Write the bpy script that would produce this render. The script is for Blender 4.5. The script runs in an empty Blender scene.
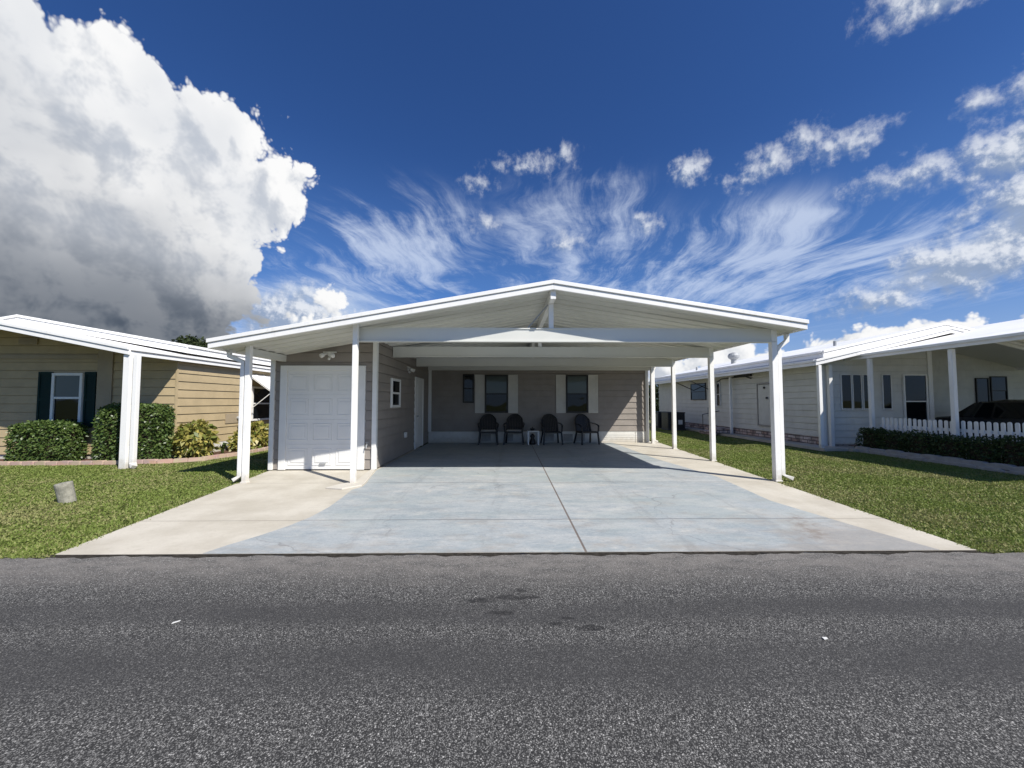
import bpy, math, random
import numpy as np
from mathutils import Vector, Matrix
random.seed(7)
R = math.radians
sc = bpy.context.scene
col = sc.collection

# ------------------------------------------------------------------ node helpers
class V:
    """a socket or a number with arithmetic that grows Math nodes"""
    nt = None
    def __init__(s, x): s.x = x
    @staticmethod
    def m(op, *a, clamp=False):
        n = V.nt.nodes.new('ShaderNodeMath'); n.operation = op; n.use_clamp = clamp
        for i, v in enumerate(a): V.put(n.inputs[i], v)
        return V(n.outputs[0])
    @staticmethod
    def put(sock, v):
        if isinstance(v, V): v = v.x
        if isinstance(v, bpy.types.NodeSocket): V.nt.links.new(v, sock)
        else: sock.default_value = v
    def __add__(s, o): return V.m('ADD', s, o)
    __radd__ = __add__
    def __mul__(s, o): return V.m('MULTIPLY', s, o)
    __rmul__ = __mul__
    def __sub__(s, o): return V.m('SUBTRACT', s, o)
    def __rsub__(s, o): return V.m('SUBTRACT', o, s)
    def __truediv__(s, o): return V.m('DIVIDE', s, o)
    def __neg__(s): return V.m('MULTIPLY', s, -1.0)
def vmax(a, b): return V.m('MAXIMUM', a, b)
def vmin(a, b): return V.m('MINIMUM', a, b)
def vabs(a): return V.m('ABSOLUTE', a)
def sstep(a, b, x):
    n = V.nt.nodes.new('ShaderNodeMapRange'); n.interpolation_type = 'SMOOTHSTEP'
    V.put(n.inputs[0], x); n.inputs[1].default_value = a; n.inputs[2].default_value = b
    n.inputs[3].default_value = 0; n.inputs[4].default_value = 1
    return V(n.outputs[0])
def comb(x, y, z=0.0):
    n = V.nt.nodes.new('ShaderNodeCombineXYZ')
    for i, v in enumerate((x, y, z)): V.put(n.inputs[i], v)
    return V(n.outputs[0])
def sep(v):
    n = V.nt.nodes.new('ShaderNodeSeparateXYZ'); V.put(n.inputs[0], v)
    return [V(o) for o in n.outputs]
def noise(v, scale, detail=4, rough=.55, lac=2.0, dist=0.0, color=False, dim='3D'):
    n = V.nt.nodes.new('ShaderNodeTexNoise'); n.noise_dimensions = dim; V.put(n.inputs['Vector'], v)
    n.inputs['Scale'].default_value = scale; n.inputs['Detail'].default_value = detail
    n.inputs['Roughness'].default_value = rough; n.inputs['Lacunarity'].default_value = lac
    n.inputs['Distortion'].default_value = dist
    return V(n.outputs['Color' if color else 'Fac'])
def voro(v, scale, detail=0, rough=.5, lac=2.0, feature='F1', out='Distance', smooth=1.0, dim='3D'):
    n = V.nt.nodes.new('ShaderNodeTexVoronoi'); n.voronoi_dimensions = dim; n.feature = feature; V.put(n.inputs['Vector'], v)
    n.inputs['Scale'].default_value = scale; n.inputs['Detail'].default_value = detail
    n.inputs['Roughness'].default_value = rough; n.inputs['Lacunarity'].default_value = lac
    if feature == 'SMOOTH_F1': n.inputs['Smoothness'].default_value = smooth
    return V(n.outputs[out])
def mixc(f, a, b, mode='MIX'):
    n = V.nt.nodes.new('ShaderNodeMix'); n.data_type = 'RGBA'; n.blend_type = mode
    V.put(n.inputs[0], f)
    for i, v in ((6, a), (7, b)):
        if isinstance(v, (tuple, list)): n.inputs[i].default_value = (*v[:3], 1)
        else: V.put(n.inputs[i], v)
    return V(n.outputs[2])
def objco():
    n = V.nt.nodes.new('ShaderNodeTexCoord'); return V(n.outputs['Object'])
def worldco():
    n = V.nt.nodes.new('ShaderNodeNewGeometry'); return V(n.outputs['Position'])
def bump(h, strength=.3, dist=.01):
    n = V.nt.nodes.new('ShaderNodeBump'); V.put(n.inputs['Height'], h)
    n.inputs['Strength'].default_value = strength; n.inputs['Distance'].default_value = dist
    return V(n.outputs['Normal'])
MATS = {}
def mat(name, fn):
    m = bpy.data.materials.new(name); m.use_nodes = True
    V.nt = m.node_tree; V.nt.nodes.clear()
    o = V.nt.nodes.new('ShaderNodeOutputMaterial'); b = V.nt.nodes.new('ShaderNodeBsdfPrincipled')
    V.nt.links.new(b.outputs[0], o.inputs[0])
    r = fn()
    for k, v in r.items():
        s = b.inputs[{'color': 'Base Color', 'rough': 'Roughness', 'normal': 'Normal', 'metal': 'Metallic',
                      'spec': 'Specular IOR Level', 'trans': 'Transmission Weight', 'alpha': 'Alpha',
                      'sss': 'Subsurface Weight'}[k]]
        if isinstance(v, tuple): s.default_value = (*v[:3], 1)
        else: V.put(s, v)
    MATS[name] = m
    return m
def paint(name, c, rough=.45, var=.12, scale=2.5, spec=.4, dirt=None):
    def fn():
        p = worldco()
        n = noise(p, scale, 5, .6)
        k = (n - .5) * var
        hi = tuple(min(1, x * (1 + var)) for x in c); lo = tuple(x * (1 - var) for x in c)
        cc = mixc(sstep(.3, .7, n), lo, hi)
        if dirt:
            x, y, z = sep(p)
            d = sstep(.55, .75, noise(comb(x * 3.0, y * 3.0, z * .8), 3, 5, .6)) * .35
            cc = mixc(d, cc, dirt)
            spl = sstep(.26, .02, z + (noise(p, 9, 4) - .5) * .3) * .55
            cc = mixc(spl, cc, (.42, .37, .29))
        return dict(color=cc, rough=(n - .5) * .2 + rough, spec=spec)
    return mat(name, fn)

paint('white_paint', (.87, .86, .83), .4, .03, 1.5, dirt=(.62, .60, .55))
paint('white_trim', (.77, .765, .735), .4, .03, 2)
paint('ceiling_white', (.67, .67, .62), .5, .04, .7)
paint('roof_white', (.84, .84, .84), .45, .05, .8, dirt=(.6, .58, .54))
paint('taupe_siding', (.285, .255, .226), .6, .07, 3, .25)
paint('tan_siding', (.455, .36, .215), .6, .07, 3, .25)
paint('tan_trim', (.37, .30, .205), .6, .06, 3, .25)
paint('white_siding', (.63, .625, .58), .55, .05, 3, .25, dirt=(.45, .45, .42))
paint('green_shutter', (.004, .024, .021), .6, .15, 4, .2)
paint('cream_shutter', (.58, .56, .50), .5, .05, 4)
paint('black_frame', (.012, .012, .013), .4, .1, 6)
paint('dark_plastic', (.016, .014, .013), .42, .2, 5, .4)
paint('cushion', (.38, .36, .33), .9, .1, 12, .1)
paint('dark_metal', (.03, .032, .034), .45, .2, 6)
paint('grey_metal', (.35, .36, .36), .4, .1, 6)
paint('white_skirt', (.66, .65, .61), .7, .07, 2, .2, dirt=(.42, .40, .36))
paint('rubber', (.015, .015, .015), .8, .2, 8, .2)
paint('car_paint', (.018, .019, .022), .25, .05, 1, .6)
paint('tail_red', (.25, .01, .01), .3, .05, 1)
paint('paper', (.62, .62, .60), .8, .04, 20, .1)
paint('fence_white', (.80, .81, .80), .5, .04, 3)

def _glass(c, r):
    def fn():
        n = noise(worldco(), .9, 2)
        return dict(color=c, rough=r, spec=.32, normal=bump(n, .04, .3))
    return fn
mat('glass_dark', _glass((.006, .008, .010), .03))
mat('glass_blind_reflect', _glass((.085, .105, .098), .06))  # blinds plus the upper sash's greenish reflection, both put into the base colour

def _skirtblk():
    x, y, z = sep(worldco())
    n = V.nt.nodes.new('ShaderNodeTexBrick'); V.put(n.inputs['Vector'], comb(x + y, z))
    n.inputs['Color1'].default_value = (.44, .30, .25, 1); n.inputs['Color2'].default_value = (.70, .62, .57, 1)
    n.inputs['Mortar'].default_value = (.09, .075, .07, 1); n.inputs['Scale'].default_value = 1
    n.inputs['Mortar Size'].default_value = .012; n.inputs['Brick Width'].default_value = .34; n.inputs['Row Height'].default_value = .10
    n.inputs['Bias'].default_value = -.1
    c = mixc(sstep(.45, .6, noise(worldco(), 4, 4)) * .6, V(n.outputs[0]), (.10, .08, .075))
    return dict(color=c, rough=.85, normal=bump(V(n.outputs[1]), .5, -.01))
mat('brick_skirt', _skirtblk)
def _edging():
    p = worldco(); x, y, z = sep(p)
    n = noise(p, 9, 5); k = voro(comb(x, y, z * 2.0), 5, out='Color')
    c = mixc(n, (.34, .21, .16), (.58, .44, .34))
    c = mixc(.35, c, k, 'MULTIPLY')
    return dict(color=mixc(.5, c, (.5, .38, .30)), rough=.9, normal=bump(n, .4, .01))
mat('edging_brick', _edging)
def _stone():
    p = worldco(); n = noise(p, 7, 6, .65)
    return dict(color=mixc(n, (.22, .20, .18), (.50, .48, .44)), rough=.9, normal=bump(n, .5, .012))
mat('grey_stone', _stone)
def _cyl():
    p = worldco(); n = noise(p, 14, 6, .65)
    return dict(color=mixc(sstep(.35, .65, n), (.20, .195, .155), (.35, .335, .275)), rough=.9, normal=bump(n, .5, .01))
mat('mossy_concrete', _cyl)
def _mulch():
    p = worldco(); n = voro(p, 30, 1)
    return dict(color=mixc(n, (.035, .022, .016), (.16, .095, .065)), rough=1.0, spec=.1, normal=bump(n, .9, .03))
mat('mulch', _mulch)

def _cracks(p, s, w):
    d = voro(p, s, feature='DISTANCE_TO_EDGE')
    return sstep(w, 0.0, d)
def _asphalt():
    p = worldco(); x, y, z = sep(p)
    big = noise(comb(x * .35, y * 1.3), 1.2, 5, .6)
    fr, fg, fb = sep(voro(p, 210, out='Color')); fd = voro(p, 210)
    gr, gg, gb = sep(voro(p, 120, out='Color')); gd = voro(p, 120)
    tone = noise(p, 90, 3, .7)
    wob = (noise(comb(x * .5, y * .5), 1.0, 3) - .5) * .35
    yy = y + wob
    track = vmin(sstep(.34, .06, vabs(yy - 2.12)) * 1.0 + sstep(.22, .04, vabs(yy - 2.64)) * 1.0 + sstep(.5, .1, vabs(yy + .6)) * .6 + sstep(.5, .1, vabs(yy + 2.2)) * .6, 1.0)
    track = track * (.45 + .55 * sstep(.3, .6, big))
    edge = sstep(2.85, 3.5, yy)
    base = mixc(sstep(.3, .7, tone), (.014, .014, .0145), (.046, .0455, .045))
    base = mixc(edge * .7, base, mixc(tone, (.075, .069, .063), (.16, .15, .14)))
    # exposed stones of many greys, worn smooth and dark where the tyres run
    st = sstep(.10, .45, fr) * sstep(.80, .40, fd)
    stone = mixc(sstep(.15, 1.0, fg), (.034, .0335, .033), (.25, .246, .235))
    c = mixc(st * .95, base, stone)
    s2 = sstep(.80, .88, gr) * sstep(.55, .30, gd)
    c = mixc(s2 * .9, c, mixc(gg, (.16, .157, .15), (.50, .49, .465)))
    c = mixc(track * .74, c, mixc(tone, (.030, .0298, .0304), (.058, .0575, .058)))
    c = mixc(edge * .40 * sstep(.3, .62, noise(comb(x * 1.2, y * 2.5), 3.0, 6, .7)), c, (.26, .24, .22))
    st = vmax(st, s2)
    # patched pale worn smears and oil spots
    sm = sstep(.60, .78, noise(comb(x * .6, y * 2.0), 1.1, 6, .65)) * .35
    c = mixc(sm * (1.0 - track), c, (.19, .175, .16))
    sp = None
    for (sx, sy, rx, ry) in ((-.19, 2.79, .11, .045), (.02, 2.83, .16, .045), (.10, 2.93, .06, .03), (.17, 2.83, .07, .03), (.52, 2.45, .11, .035), (-.05, 2.63, .10, .03),
                             (.30, 2.50, .06, .025), (.40, 2.56, .05, .02)):
        dx = (x - sx) / rx; dy = (y - sy) / ry
        d = V.m('SQRT', dx * dx + dy * dy) + (noise(p, 22, 5, .65) - .5) * 2.4
        s = sstep(1.0, .55, d)
        sp = s if sp is None else vmax(sp, s)
    c = mixc(sp * .68, c, (.016, .016, .017))
    cr = _cracks(comb(x + (noise(p, 1.7, 5) - .5) * .9, y + (noise(p, 2.1, 5) - .5) * .7), .33, .004) * sstep(.50, .60, noise(comb(x * .5, y * .5), .9, 2))
    c = mixc(cr * .5, c, (.018, .018, .018))
    h = tone * .4 + (1.0 - fd) * .6
    return dict(color=c, rough=.85, spec=.25, normal=bump(h, .40, .005))
mat('asphalt', _asphalt)

def _tan_conc():
    p = worldco(); x, y, z = sep(p)
    n = noise(p, 1.6, 7, .6); f = noise(p, 60, 3, .7)
    c = mixc(sstep(.3, .7, n), (.45, .415, .345), (.565, .53, .455))
    c = mixc((f - .5) * .5 + .1, c, (.34, .30, .245))
    st = sstep(.58, .74, noise(comb(x * 1.2, y * .8, 3.0), 1.6, 6, .65)) * .4
    c = mixc(st, c, (.40, .345, .27))
    c = mixc(sstep(.50, .72, noise(comb(x, y * 1.6, 6.0), 11.0, 6, .72)) * .35, c, (.36, .325, .265))
    j = None
    for yj in (4.64, 6.75, 9.15, 11.5):
        g = sstep(.010, .004, vabs(y - yj)); j = g if j is None else vmax(j, g)
    c = mixc(j * .65, c, (.17, .15, .13))
    return dict(color=c, rough=.85, spec=.25, normal=bump(f * .4 - j * 2.0, .4, .004))
mat('tan_concrete', _tan_conc)
def _blue_conc():
    p = worldco(); x, y, z = sep(p)
    n = noise(p, .9, 7, .62); n2 = noise(comb(x * .7, y * 1.9, 4.0), 2.4, 9, .72); f = noise(p, 70, 3, .7)
    n3 = noise(comb(x * .8, y * 2.2, 9.0), 5.5, 6, .7)
    c = mixc(sstep(.34, .66, n), (.285, .325, .345), (.365, .395, .405))
    c = mixc(sstep(.40, .64, n2) * .8, c, (.455, .462, .45))
    c = mixc(sstep(.50, .68, n3) * .40, c, (.235, .275, .30))
    n4 = noise(comb(x * 1.0, y * 2.0, 21.0), 13.0, 6, .72); n5 = noise(p, 38, 4, .7)
    c = mixc(sstep(.50, .70, n4) * .55, c, (.50, .505, .495))
    c = mixc(sstep(.52, .72, 1.0 - n4) * .48, c, (.20, .235, .26))
    c = mixc(sstep(.53, .70, n5) * .40, c, (.17, .19, .20))
    # paint worn through: pale bare patches
    w = sstep(.56, .68, noise(comb(x, y * 1.5, 8.0), 1.5, 9, .72))
    c = mixc(w * .7, c, (.54, .525, .475))
    # greenish chalk haze, scuffs
    c = mixc(sstep(.45, .72, noise(comb(x * .5, y, 12.0), 1.3, 5)) * .35, c, (.30, .355, .335))
    # brown soil washed on at the right front corner and along the kerb
    ex = sstep(.45, .75, noise(comb(x * 1.1, y * 2.2, 2.0), 1.8, 7, .68) + sstep(5.2, 3.9, y) * sstep(1.6, 3.6, x) * .28 - .04 + sstep(4.2, 3.65, y) * .07)
    c = mixc(ex * .5, c, (.30, .25, .20))
    br = sstep(.24, .02, vabs(x - 3.45 + (y - 4.6) * -.45 + (noise(p, 5, 5) - .5) * .5)) * sstep(3.75, 4.0, y) * sstep(5.0, 4.6, y)
    c = mixc(br * sstep(.42, .62, noise(p, 8, 6, .7)) * .6, c, (.20, .155, .12))
    c = mixc((f - .5) * .9 + .08, c, (.20, .225, .245))
    j = sstep(.016, .006, vabs(x - .735 + (y - 3.6) * -.008))
    c = mixc(j * .85, c, (.13, .095, .075))
    jt = None
    for yj in (4.64, 6.75, 9.15, 11.5):
        g = sstep(.013, .005, vabs(y - yj)); jt = g if jt is None else vmax(jt, g)
    c = mixc(jt * .8, c, (.12, .12, .12))
    cr = _cracks(comb(x + (noise(p, 2.5, 4) - .5) * .5, y + (noise(p, 2.2, 4) - .5) * .5), .42, .006) * sstep(.48, .6, noise(p, .6, 2))
    c = mixc(cr * .55, c, (.16, .16, .16))
    for (tx, tw) in ((-1.55, .10), (-.15, .10), (1.75, .10), (3.05, .10)):   # faint tyre scuffs up the drive
        tt = sstep(tw, tw * .4, vabs(x - tx + (noise(comb(y * .4, tx), 1.0, 2) - .5) * .35)) * sstep(.40, .66, noise(comb(x * 3.0, y * .6, tx), 2.4, 6, .7))
        c = mixc(tt * .26, c, (.15, .15, .15))
    return dict(color=c, rough=(n2 - .5) * .3 + .62, spec=.35, normal=bump(f * .3 - j * 2.0 - jt * 2.0, .35, .004))
mat('blue_concrete', _blue_conc)
paint('joint_dirt', (.035, .031, .026), .95, .4, 25, .1)
def _lawn():
    p = worldco(); x, y, z = sep(p)
    n = noise(p, .8, 6, .6); n2 = noise(p, 7, 5, .65); f = noise(p, 90, 3, .7)
    c = mixc(sstep(.35, .65, n), (.115, .140, .036), (.17, .18, .060))
    c = mixc(sstep(.5, .72, n2) * .6, c, (.20, .17, .08))
    c = mixc(f * .6, c, (.045, .055, .020))
    return dict(color=c, rough=.95, spec=.1, normal=bump(f, .8, .03))
mat('lawn_soil', _lawn)
def _leafmat(name, c1, c2, c3=None, tr=.25, rough=.5, spec=.3, big=.7):
    m = bpy.data.materials.new(name); m.use_nodes = True
    V.nt = nt = m.node_tree; nt.nodes.clear()
    o = nt.nodes.new('ShaderNodeOutputMaterial'); b = nt.nodes.new('ShaderNodeBsdfPrincipled')
    g = nt.nodes.new('ShaderNodeNewGeometry'); rnd = V(g.outputs['Random Per Island'])
    n = noise(V(g.outputs['Position']), big, 4, .6)
    c = mixc(rnd, c1, c2)
    if c3: c = mixc(sstep(.46, .66, n + (rnd - .5) * .30), c, c3)
    V.put(b.inputs['Base Color'], c); b.inputs['Roughness'].default_value = rough; b.inputs['Specular IOR Level'].default_value = spec
    t = nt.nodes.new('ShaderNodeBsdfTranslucent'); V.put(t.inputs[0], c)
    mx = nt.nodes.new('ShaderNodeMixShader'); mx.inputs[0].default_value = tr
    nt.links.new(b.outputs[0], mx.inputs[1]); nt.links.new(t.outputs[0], mx.inputs[2]); nt.links.new(mx.outputs[0], o.inputs[0])
    MATS[name] = m
_leafmat('grass_blade', (.145, .205, .040), (.25, .30, .082), (.32, .31, .135), .3, .6, .2)
_leafmat('hedge_leaf', (.042, .085, .020), (.145, .205, .055), None, .25, .38, .4)
_leafmat('box_leaf', (.028, .052, .016), (.085, .12, .038), None, .2, .5, .3)
_leafmat('croton_leaf', (.10, .15, .03), (.50, .42, .12), None, .3, .4, .4)
_leafmat('strap_leaf', (.04, .08, .02), (.10, .15, .04), None, .25, .4, .4)
_leafmat('tree_leaf', (.020, .035, .012), (.055, .070, .025), None, .2, .6, .2)
paint('twig', (.05, .038, .028), .9, .2, 8, .1)
paint('bark', (.10, .08, .062), .95, .25, 6, .1)

# ------------------------------------------------------------------ mesh helpers
class MB:
    def __init__(s): s.v = []; s.f = []; s.mi = []; s.cur = 0
    def poly(s, pts):
        i = len(s.v); s.v += [tuple(p) for p in pts]; s.f.append(tuple(range(i, i + len(pts)))); s.mi.append(s.cur); return s
    def box(s, x0, x1, y0, y1, z0, z1):
        return s.hexa([(x0, y0, z0), (x1, y0, z0), (x1, y1, z0), (x0, y1, z0), (x0, y0, z1), (x1, y0, z1), (x1, y1, z1), (x0, y1, z1)])
    def hexa(s, p):
        i = len(s.v); s.v += [tuple(q) for q in p]
        for q in ((0, 3, 2, 1), (4, 5, 6, 7), (0, 1, 5, 4), (1, 2, 6, 5), (2, 3, 7, 6), (3, 0, 4, 7)):
            s.f.append(tuple(i + k for k in q)); s.mi.append(s.cur)
        return s
    def prism(s, pts, d):
        """closed polygon pts extruded by vector d"""
        i = len(s.v); n = len(pts)
        s.v += [tuple(p) for p in pts] + [(p[0] + d[0], p[1] + d[1], p[2] + d[2]) for p in pts]
        s.f.append(tuple(i + k for k in range(n - 1, -1, -1))); s.f.append(tuple(i + n + k for k in range(n))); s.mi += [s.cur] * 2
        for k in range(n):
            j = (k + 1) % n
            s.f.append((i + k, i + j, i + n + j, i + n + k)); s.mi.append(s.cur)
        return s
    def tube(s, pts, r, n=8, cap=True):
        pts = [Vector(p) for p in pts]; rings = []
        rr = r if isinstance(r, (list, tuple)) else [r] * len(pts)
        up = None
        for k, p in enumerate(pts):
            t = (pts[min(k + 1, len(pts) - 1)] - pts[max(k - 1, 0)]).normalized()
            a = Vector((0, 0, 1)) if abs(t.z) < .9 else Vector((0, 1, 0))
            if up is not None: a = up
            u = t.cross(a).normalized(); w = u.cross(t).normalized(); up = w
            i = len(s.v)
            for q in range(n):
                an = 2 * math.pi * q / n + math.pi / n
                s.v.append(tuple(p + (u * math.cos(an) + w * math.sin(an)) * rr[k]))
            rings.append(i)
        for a, b in zip(rings, rings[1:]):
            for q in range(n):
                s.f.append((a + q, a + (q + 1) % n, b + (q + 1) % n, b + q)); s.mi.append(s.cur)
        if cap:
            s.f.append(tuple(rings[0] + q for q in range(n - 1, -1, -1))); s.f.append(tuple(rings[-1] + q for q in range(n))); s.mi += [s.cur] * 2
        return s
    def bar(s, a, b, w, h, up=(0, 0, 1)):
        a = Vector(a); b = Vector(b); t = (b - a).normalized(); up = Vector(up)
        u = t.cross(up)
        if u.length < 1e-4: u = t.cross(Vector((0, 1, 0)))
        u.normalize(); q = u.cross(t).normalized(); u = u * w / 2; q = q * h / 2
        return s.hexa([a - u - q, a + u - q, b + u - q, b - u - q, a - u + q, a + u + q, b + u + q, b - u + q])
    def build(s, name, m, parent=None, bev=0, smooth=False, recalc=True):
        o0 = Vector((0, 0, 0)); q = parent
        while q is not None: o0 += q.location; q = q.parent
        me = bpy.data.meshes.new(name)
        me.from_pydata([tuple(Vector(p) - o0) for p in s.v], [], s.f)
        for mm in (m if isinstance(m, (list, tuple)) else [m]): me.materials.append(MATS[mm])
        me.polygons.foreach_set('material_index', s.mi)
        if smooth: me.polygons.foreach_set('use_smooth', [True] * len(me.polygons))
        me.update()
        if recalc:
            import bmesh
            bm = bmesh.new(); bm.from_mesh(me); bmesh.ops.recalc_face_normals(bm, faces=bm.faces); bm.to_mesh(me); bm.free()
        o = bpy.data.objects.new(name, me); col.objects.link(o); o.parent = parent
        if bev:
            b = o.modifiers.new('b', 'BEVEL'); b.width = bev; b.segments = 2; b.limit_method = 'ANGLE'
        return o
class Fr:
    """wall frame: u along the wall, z up, n outward"""
    def __init__(s, o, u, n): s.o = Vector(o); s.u = Vector(u); s.n = Vector(n)
    def p(s, u, z, n=0): return s.o + s.u * u + s.n * n + Vector((0, 0, z))
    def box(s, mb, u0, u1, z0, z1, n0, n1):
        return mb.hexa([s.p(u0, z0, n0), s.p(u1, z0, n0), s.p(u1, z0, n1), s.p(u0, z0, n1), s.p(u0, z1, n0), s.p(u1, z1, n0), s.p(u1, z1, n1), s.p(u0, z1, n1)])
def tag(o, label=None, cat=None, group=None, kind=None):
    if label: o['label'] = label
    if cat: o['category'] = cat
    if group: o['group'] = group
    if kind: o['kind'] = kind
    return o
def thing(name, loc, label, cat, group=None):
    o = bpy.data.objects.new(name, None); col.objects.link(o); o.location = loc; o.empty_display_size = .2
    return tag(o, label, cat, group)
def struct(name, mb, m, **k): return tag(mb.build(name, m, None, **k), kind='structure')
def copy_tree(o, parent=None):
    c = o.copy(); col.objects.link(c); c.parent = parent
    for ch in [x for x in col.objects if x.parent == o]: copy_tree(ch, c)
    return c
def clip(poly, a, b, c):
    """keep a*u + b*z <= c"""
    out = []
    for i in range(len(poly)):
        p, q = poly[i], poly[(i + 1) % len(poly)]
        dp = a * p[0] + b * p[1] - c; dq = a * q[0] + b * q[1] - c
        if dp <= 0: out.append(p)
        if (dp < 0) != (dq < 0) and abs(dp - dq) > 1e-9:
            t = dp / (dp - dq); out.append((p[0] + t * (q[0] - p[0]), p[1] + t * (q[1] - p[1])))
    return out
def lap(mb, fr, u0, u1, z0, z1, course=.2, tops=(), proud=.017, back=.1, groove=.010):
    """lap siding courses with a real butt edge, clipped under sloping tops (slope a, at c: z <= c + a*u)"""
    z = z0
    while z < z1 - 1e-4:
        zb = min(z + course, z1)
        pl = [(u0, z), (u1, z), (u1, zb), (u0, zb)]
        for a, c in tops: pl = clip(pl, -a, 1, c) if pl else pl
        if len(pl) >= 3:
            gz = z + groove
            off = lambda zz: proud * (1 - (zz - gz) / (course - groove))
            lo = clip(pl, 0, 1, gz); hi = clip(pl, 0, -1, -gz)
            if len(lo) >= 3: mb.poly([fr.p(u, zz, -.012) for u, zz in lo])
            if len(hi) >= 3:
                mb.poly([fr.p(u, zz, off(zz)) for u, zz in hi])
                us = [u for u, zz in hi if abs(zz - gz) < 1e-4]
                if len(us) >= 2:
                    ua, ub = min(us), max(us)
                    mb.poly([fr.p(ua, gz, -.012), fr.p(ub, gz, -.012), fr.p(ub, gz, proud), fr.p(ua, gz, proud)])
        z = zb
    pl = [(u0, z0), (u1, z0), (u1, z1), (u0, z1)]
    for a, c in tops: pl = clip(pl, -a, 1, c)
    mb.poly([fr.p(u, zz, -back) for u, zz in pl])
    return mb
def window(parent, fr, u0, u1, z0, z1, frame_m, mid=None, fw=.05, n0=.0, depth=.045, panes=('glass_blind_reflect', 'glass_dark'), name='window'):
    mid = mid if mid is not None else (z0 + z1) / 2
    m = MB()
    fr.box(m, u0, u0 + fw, z0, z1, n0, n0 + depth); fr.box(m, u1 - fw, u1, z0, z1, n0, n0 + depth)
    fr.box(m, u0 + fw, u1 - fw, z1 - fw, z1, n0, n0 + depth); fr.box(m, u0 + fw, u1 - fw, z0, z0 + fw, n0, n0 + depth)
    fr.box(m, u0 + fw, u1 - fw, mid - fw * .4, mid + fw * .4, n0, n0 + depth * .85)
    w = m.build(name, frame_m, parent, bev=.004)
    for (a, b, pm, d) in ((mid + fw * .4, z1 - fw, panes[0], .62), (z0 + fw, mid - fw * .4, panes[1], .42)):
        g = MB(); fr.box(g, u0 + fw, u1 - fw, a, b, n0 + .001, n0 + depth * d); g.build('pane', pm, w)
    return w
def shutter(parent, fr, u0, u1, z0, z1, m, name='shutter', n0=.0):
    b = MB(); d = .028
    w = (u1 - u0)
    fr.box(b, u0, u0 + .045, z0, z1, n0, n0 + d); fr.box(b, u1 - .045, u1, z0, z1, n0, n0 + d)
    for (a, c) in ((z0, z0 + .06), (z1 - .06, z1), ((z0 + z1) / 2 - .03, (z0 + z1) / 2 + .03)): fr.box(b, u0 + .045, u1 - .045, a, c, n0, n0 + d)
    n = int((z1 - z0) / .045)
    for k in range(n):
        zz = z0 + (k + .5) * (z1 - z0) / n
        fr.box(b, u0 + .045, u1 - .045, zz - .016, zz + .012, n0, n0 + .018)
    fr.box(b, u0 + .045, u1 - .045, z0, z1, n0, n0 + .008)
    return b.build(name, m, parent)
def downspout(parent, pts, m='white_paint', r=.045):
    b = MB()
    b.tube(pts, r, 4)
    return b.build('downspout', m, parent, bev=.006)

# ------------------------------------------------------------------ ground, road, drive, lawns
struct('ground', MB().poly([(-600, -600, -.05), (600, -600, -.05), (600, 600, -.05), (-600, 600, -.05)]), 'lawn_soil')
rb = MB(); xs = [-150] + [x * .25 for x in range(-60, 61)] + [150]
for a, b in zip(xs, xs[1:]):
    ja = 3.60 + .018 * math.sin(a * 5.1) + .012 * math.sin(a * 13.7); jb = 3.60 + .018 * math.sin(b * 5.1) + .012 * math.sin(b * 13.7)
    rb.poly([(a, -7, .0), (b, -7, .0), (b, jb, .0), (a, ja, .0)])
    rb.poly([(a, ja, -.05), (b, jb, -.05), (b, jb, .0), (a, ja, .0)])
rb.cur = 1
for a, b in zip(xs, xs[1:]):
    if a < -4.3 or b > 4.6: continue
    for q in range(5):
        xa = a + (b - a) * q / 5; xb = a + (b - a) * (q + 1) / 5
        e = lambda x: 3.612 + .018 * math.sin(x * 5.1) + .012 * math.sin(x * 13.7) - .02 - .012 * math.sin(x * 31.0)
        rb.poly([(xa, e(xa), .003), (xb, e(xb), .003), (xb, 3.644, .004), (xa, 3.644, .004)])
struct('road', rb, ['asphalt', 'joint_dirt'])
dv = MB()
dv.prism([(-4.14, 3.645, -.05), (4.44, 3.645, -.05), (5.27, 13.7, -.05), (-2.6, 13.7, -.05), (-2.6, 12.0, -.05), (-4.85, 12.0, -.05), (-4.85, 8.05, -.05)], (0, 0, .055))
struct('driveway', dv, 'tan_concrete')
pv = MB()
left_curve = [(-2.80, 3.65), (-2.72, 3.85), (-2.58, 4.12), (-2.46, 4.42), (-2.38, 4.75), (-2.36, 5.2), (-2.40, 5.7), (-2.46, 6.2), (-2.38, 6.45), (-2.42, 6.75), (-2.52, 7.2), (-2.66, 7.95), (-2.66, 13.25)]
right_curve = [(3.62, 13.25), (3.66, 9.5), (3.92, 7.2), (3.72, 5.45), (3.90, 4.4), (4.08, 3.65)]
pts = left_curve + right_curve
pv.prism([(x, y - (.003 if y == 3.65 else 0), .004) for x, y in pts], (0, 0, .005))
struct('driveway_paint', pv, 'blue_concrete')
# raised bead of concrete round the post at the storage room
cb = MB(); cb.prism([(-2.92, 6.30, .0), (-2.62, 6.22, .0), (-2.40, 6.48, .0), (-2.44, 6.8, .0), (-2.68, 7.93, .0), (-2.78, 7.93, .0), (-2.62, 6.72, .0), (-2.78, 6.62, .0)], (0, 0, .032))
struct('kerb', cb, 'white_skirt', bev=.01)
lw = MB(); lw.prism([(-60, 3.66, -.05), (-4.17, 3.66, -.05), (-4.88, 8.05, -.05), (-4.88, 26, -.05), (-60, 26, -.05)], (0, 0, .045)); 
lw.prism([(4.47, 3.66, -.05), (60, 3.66, -.05), (60, 26, -.05), (5.6, 26, -.05), (5.30, 13.7, -.05)], (0, 0, .045))
struct('lawn', lw, 'lawn_soil')

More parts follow.
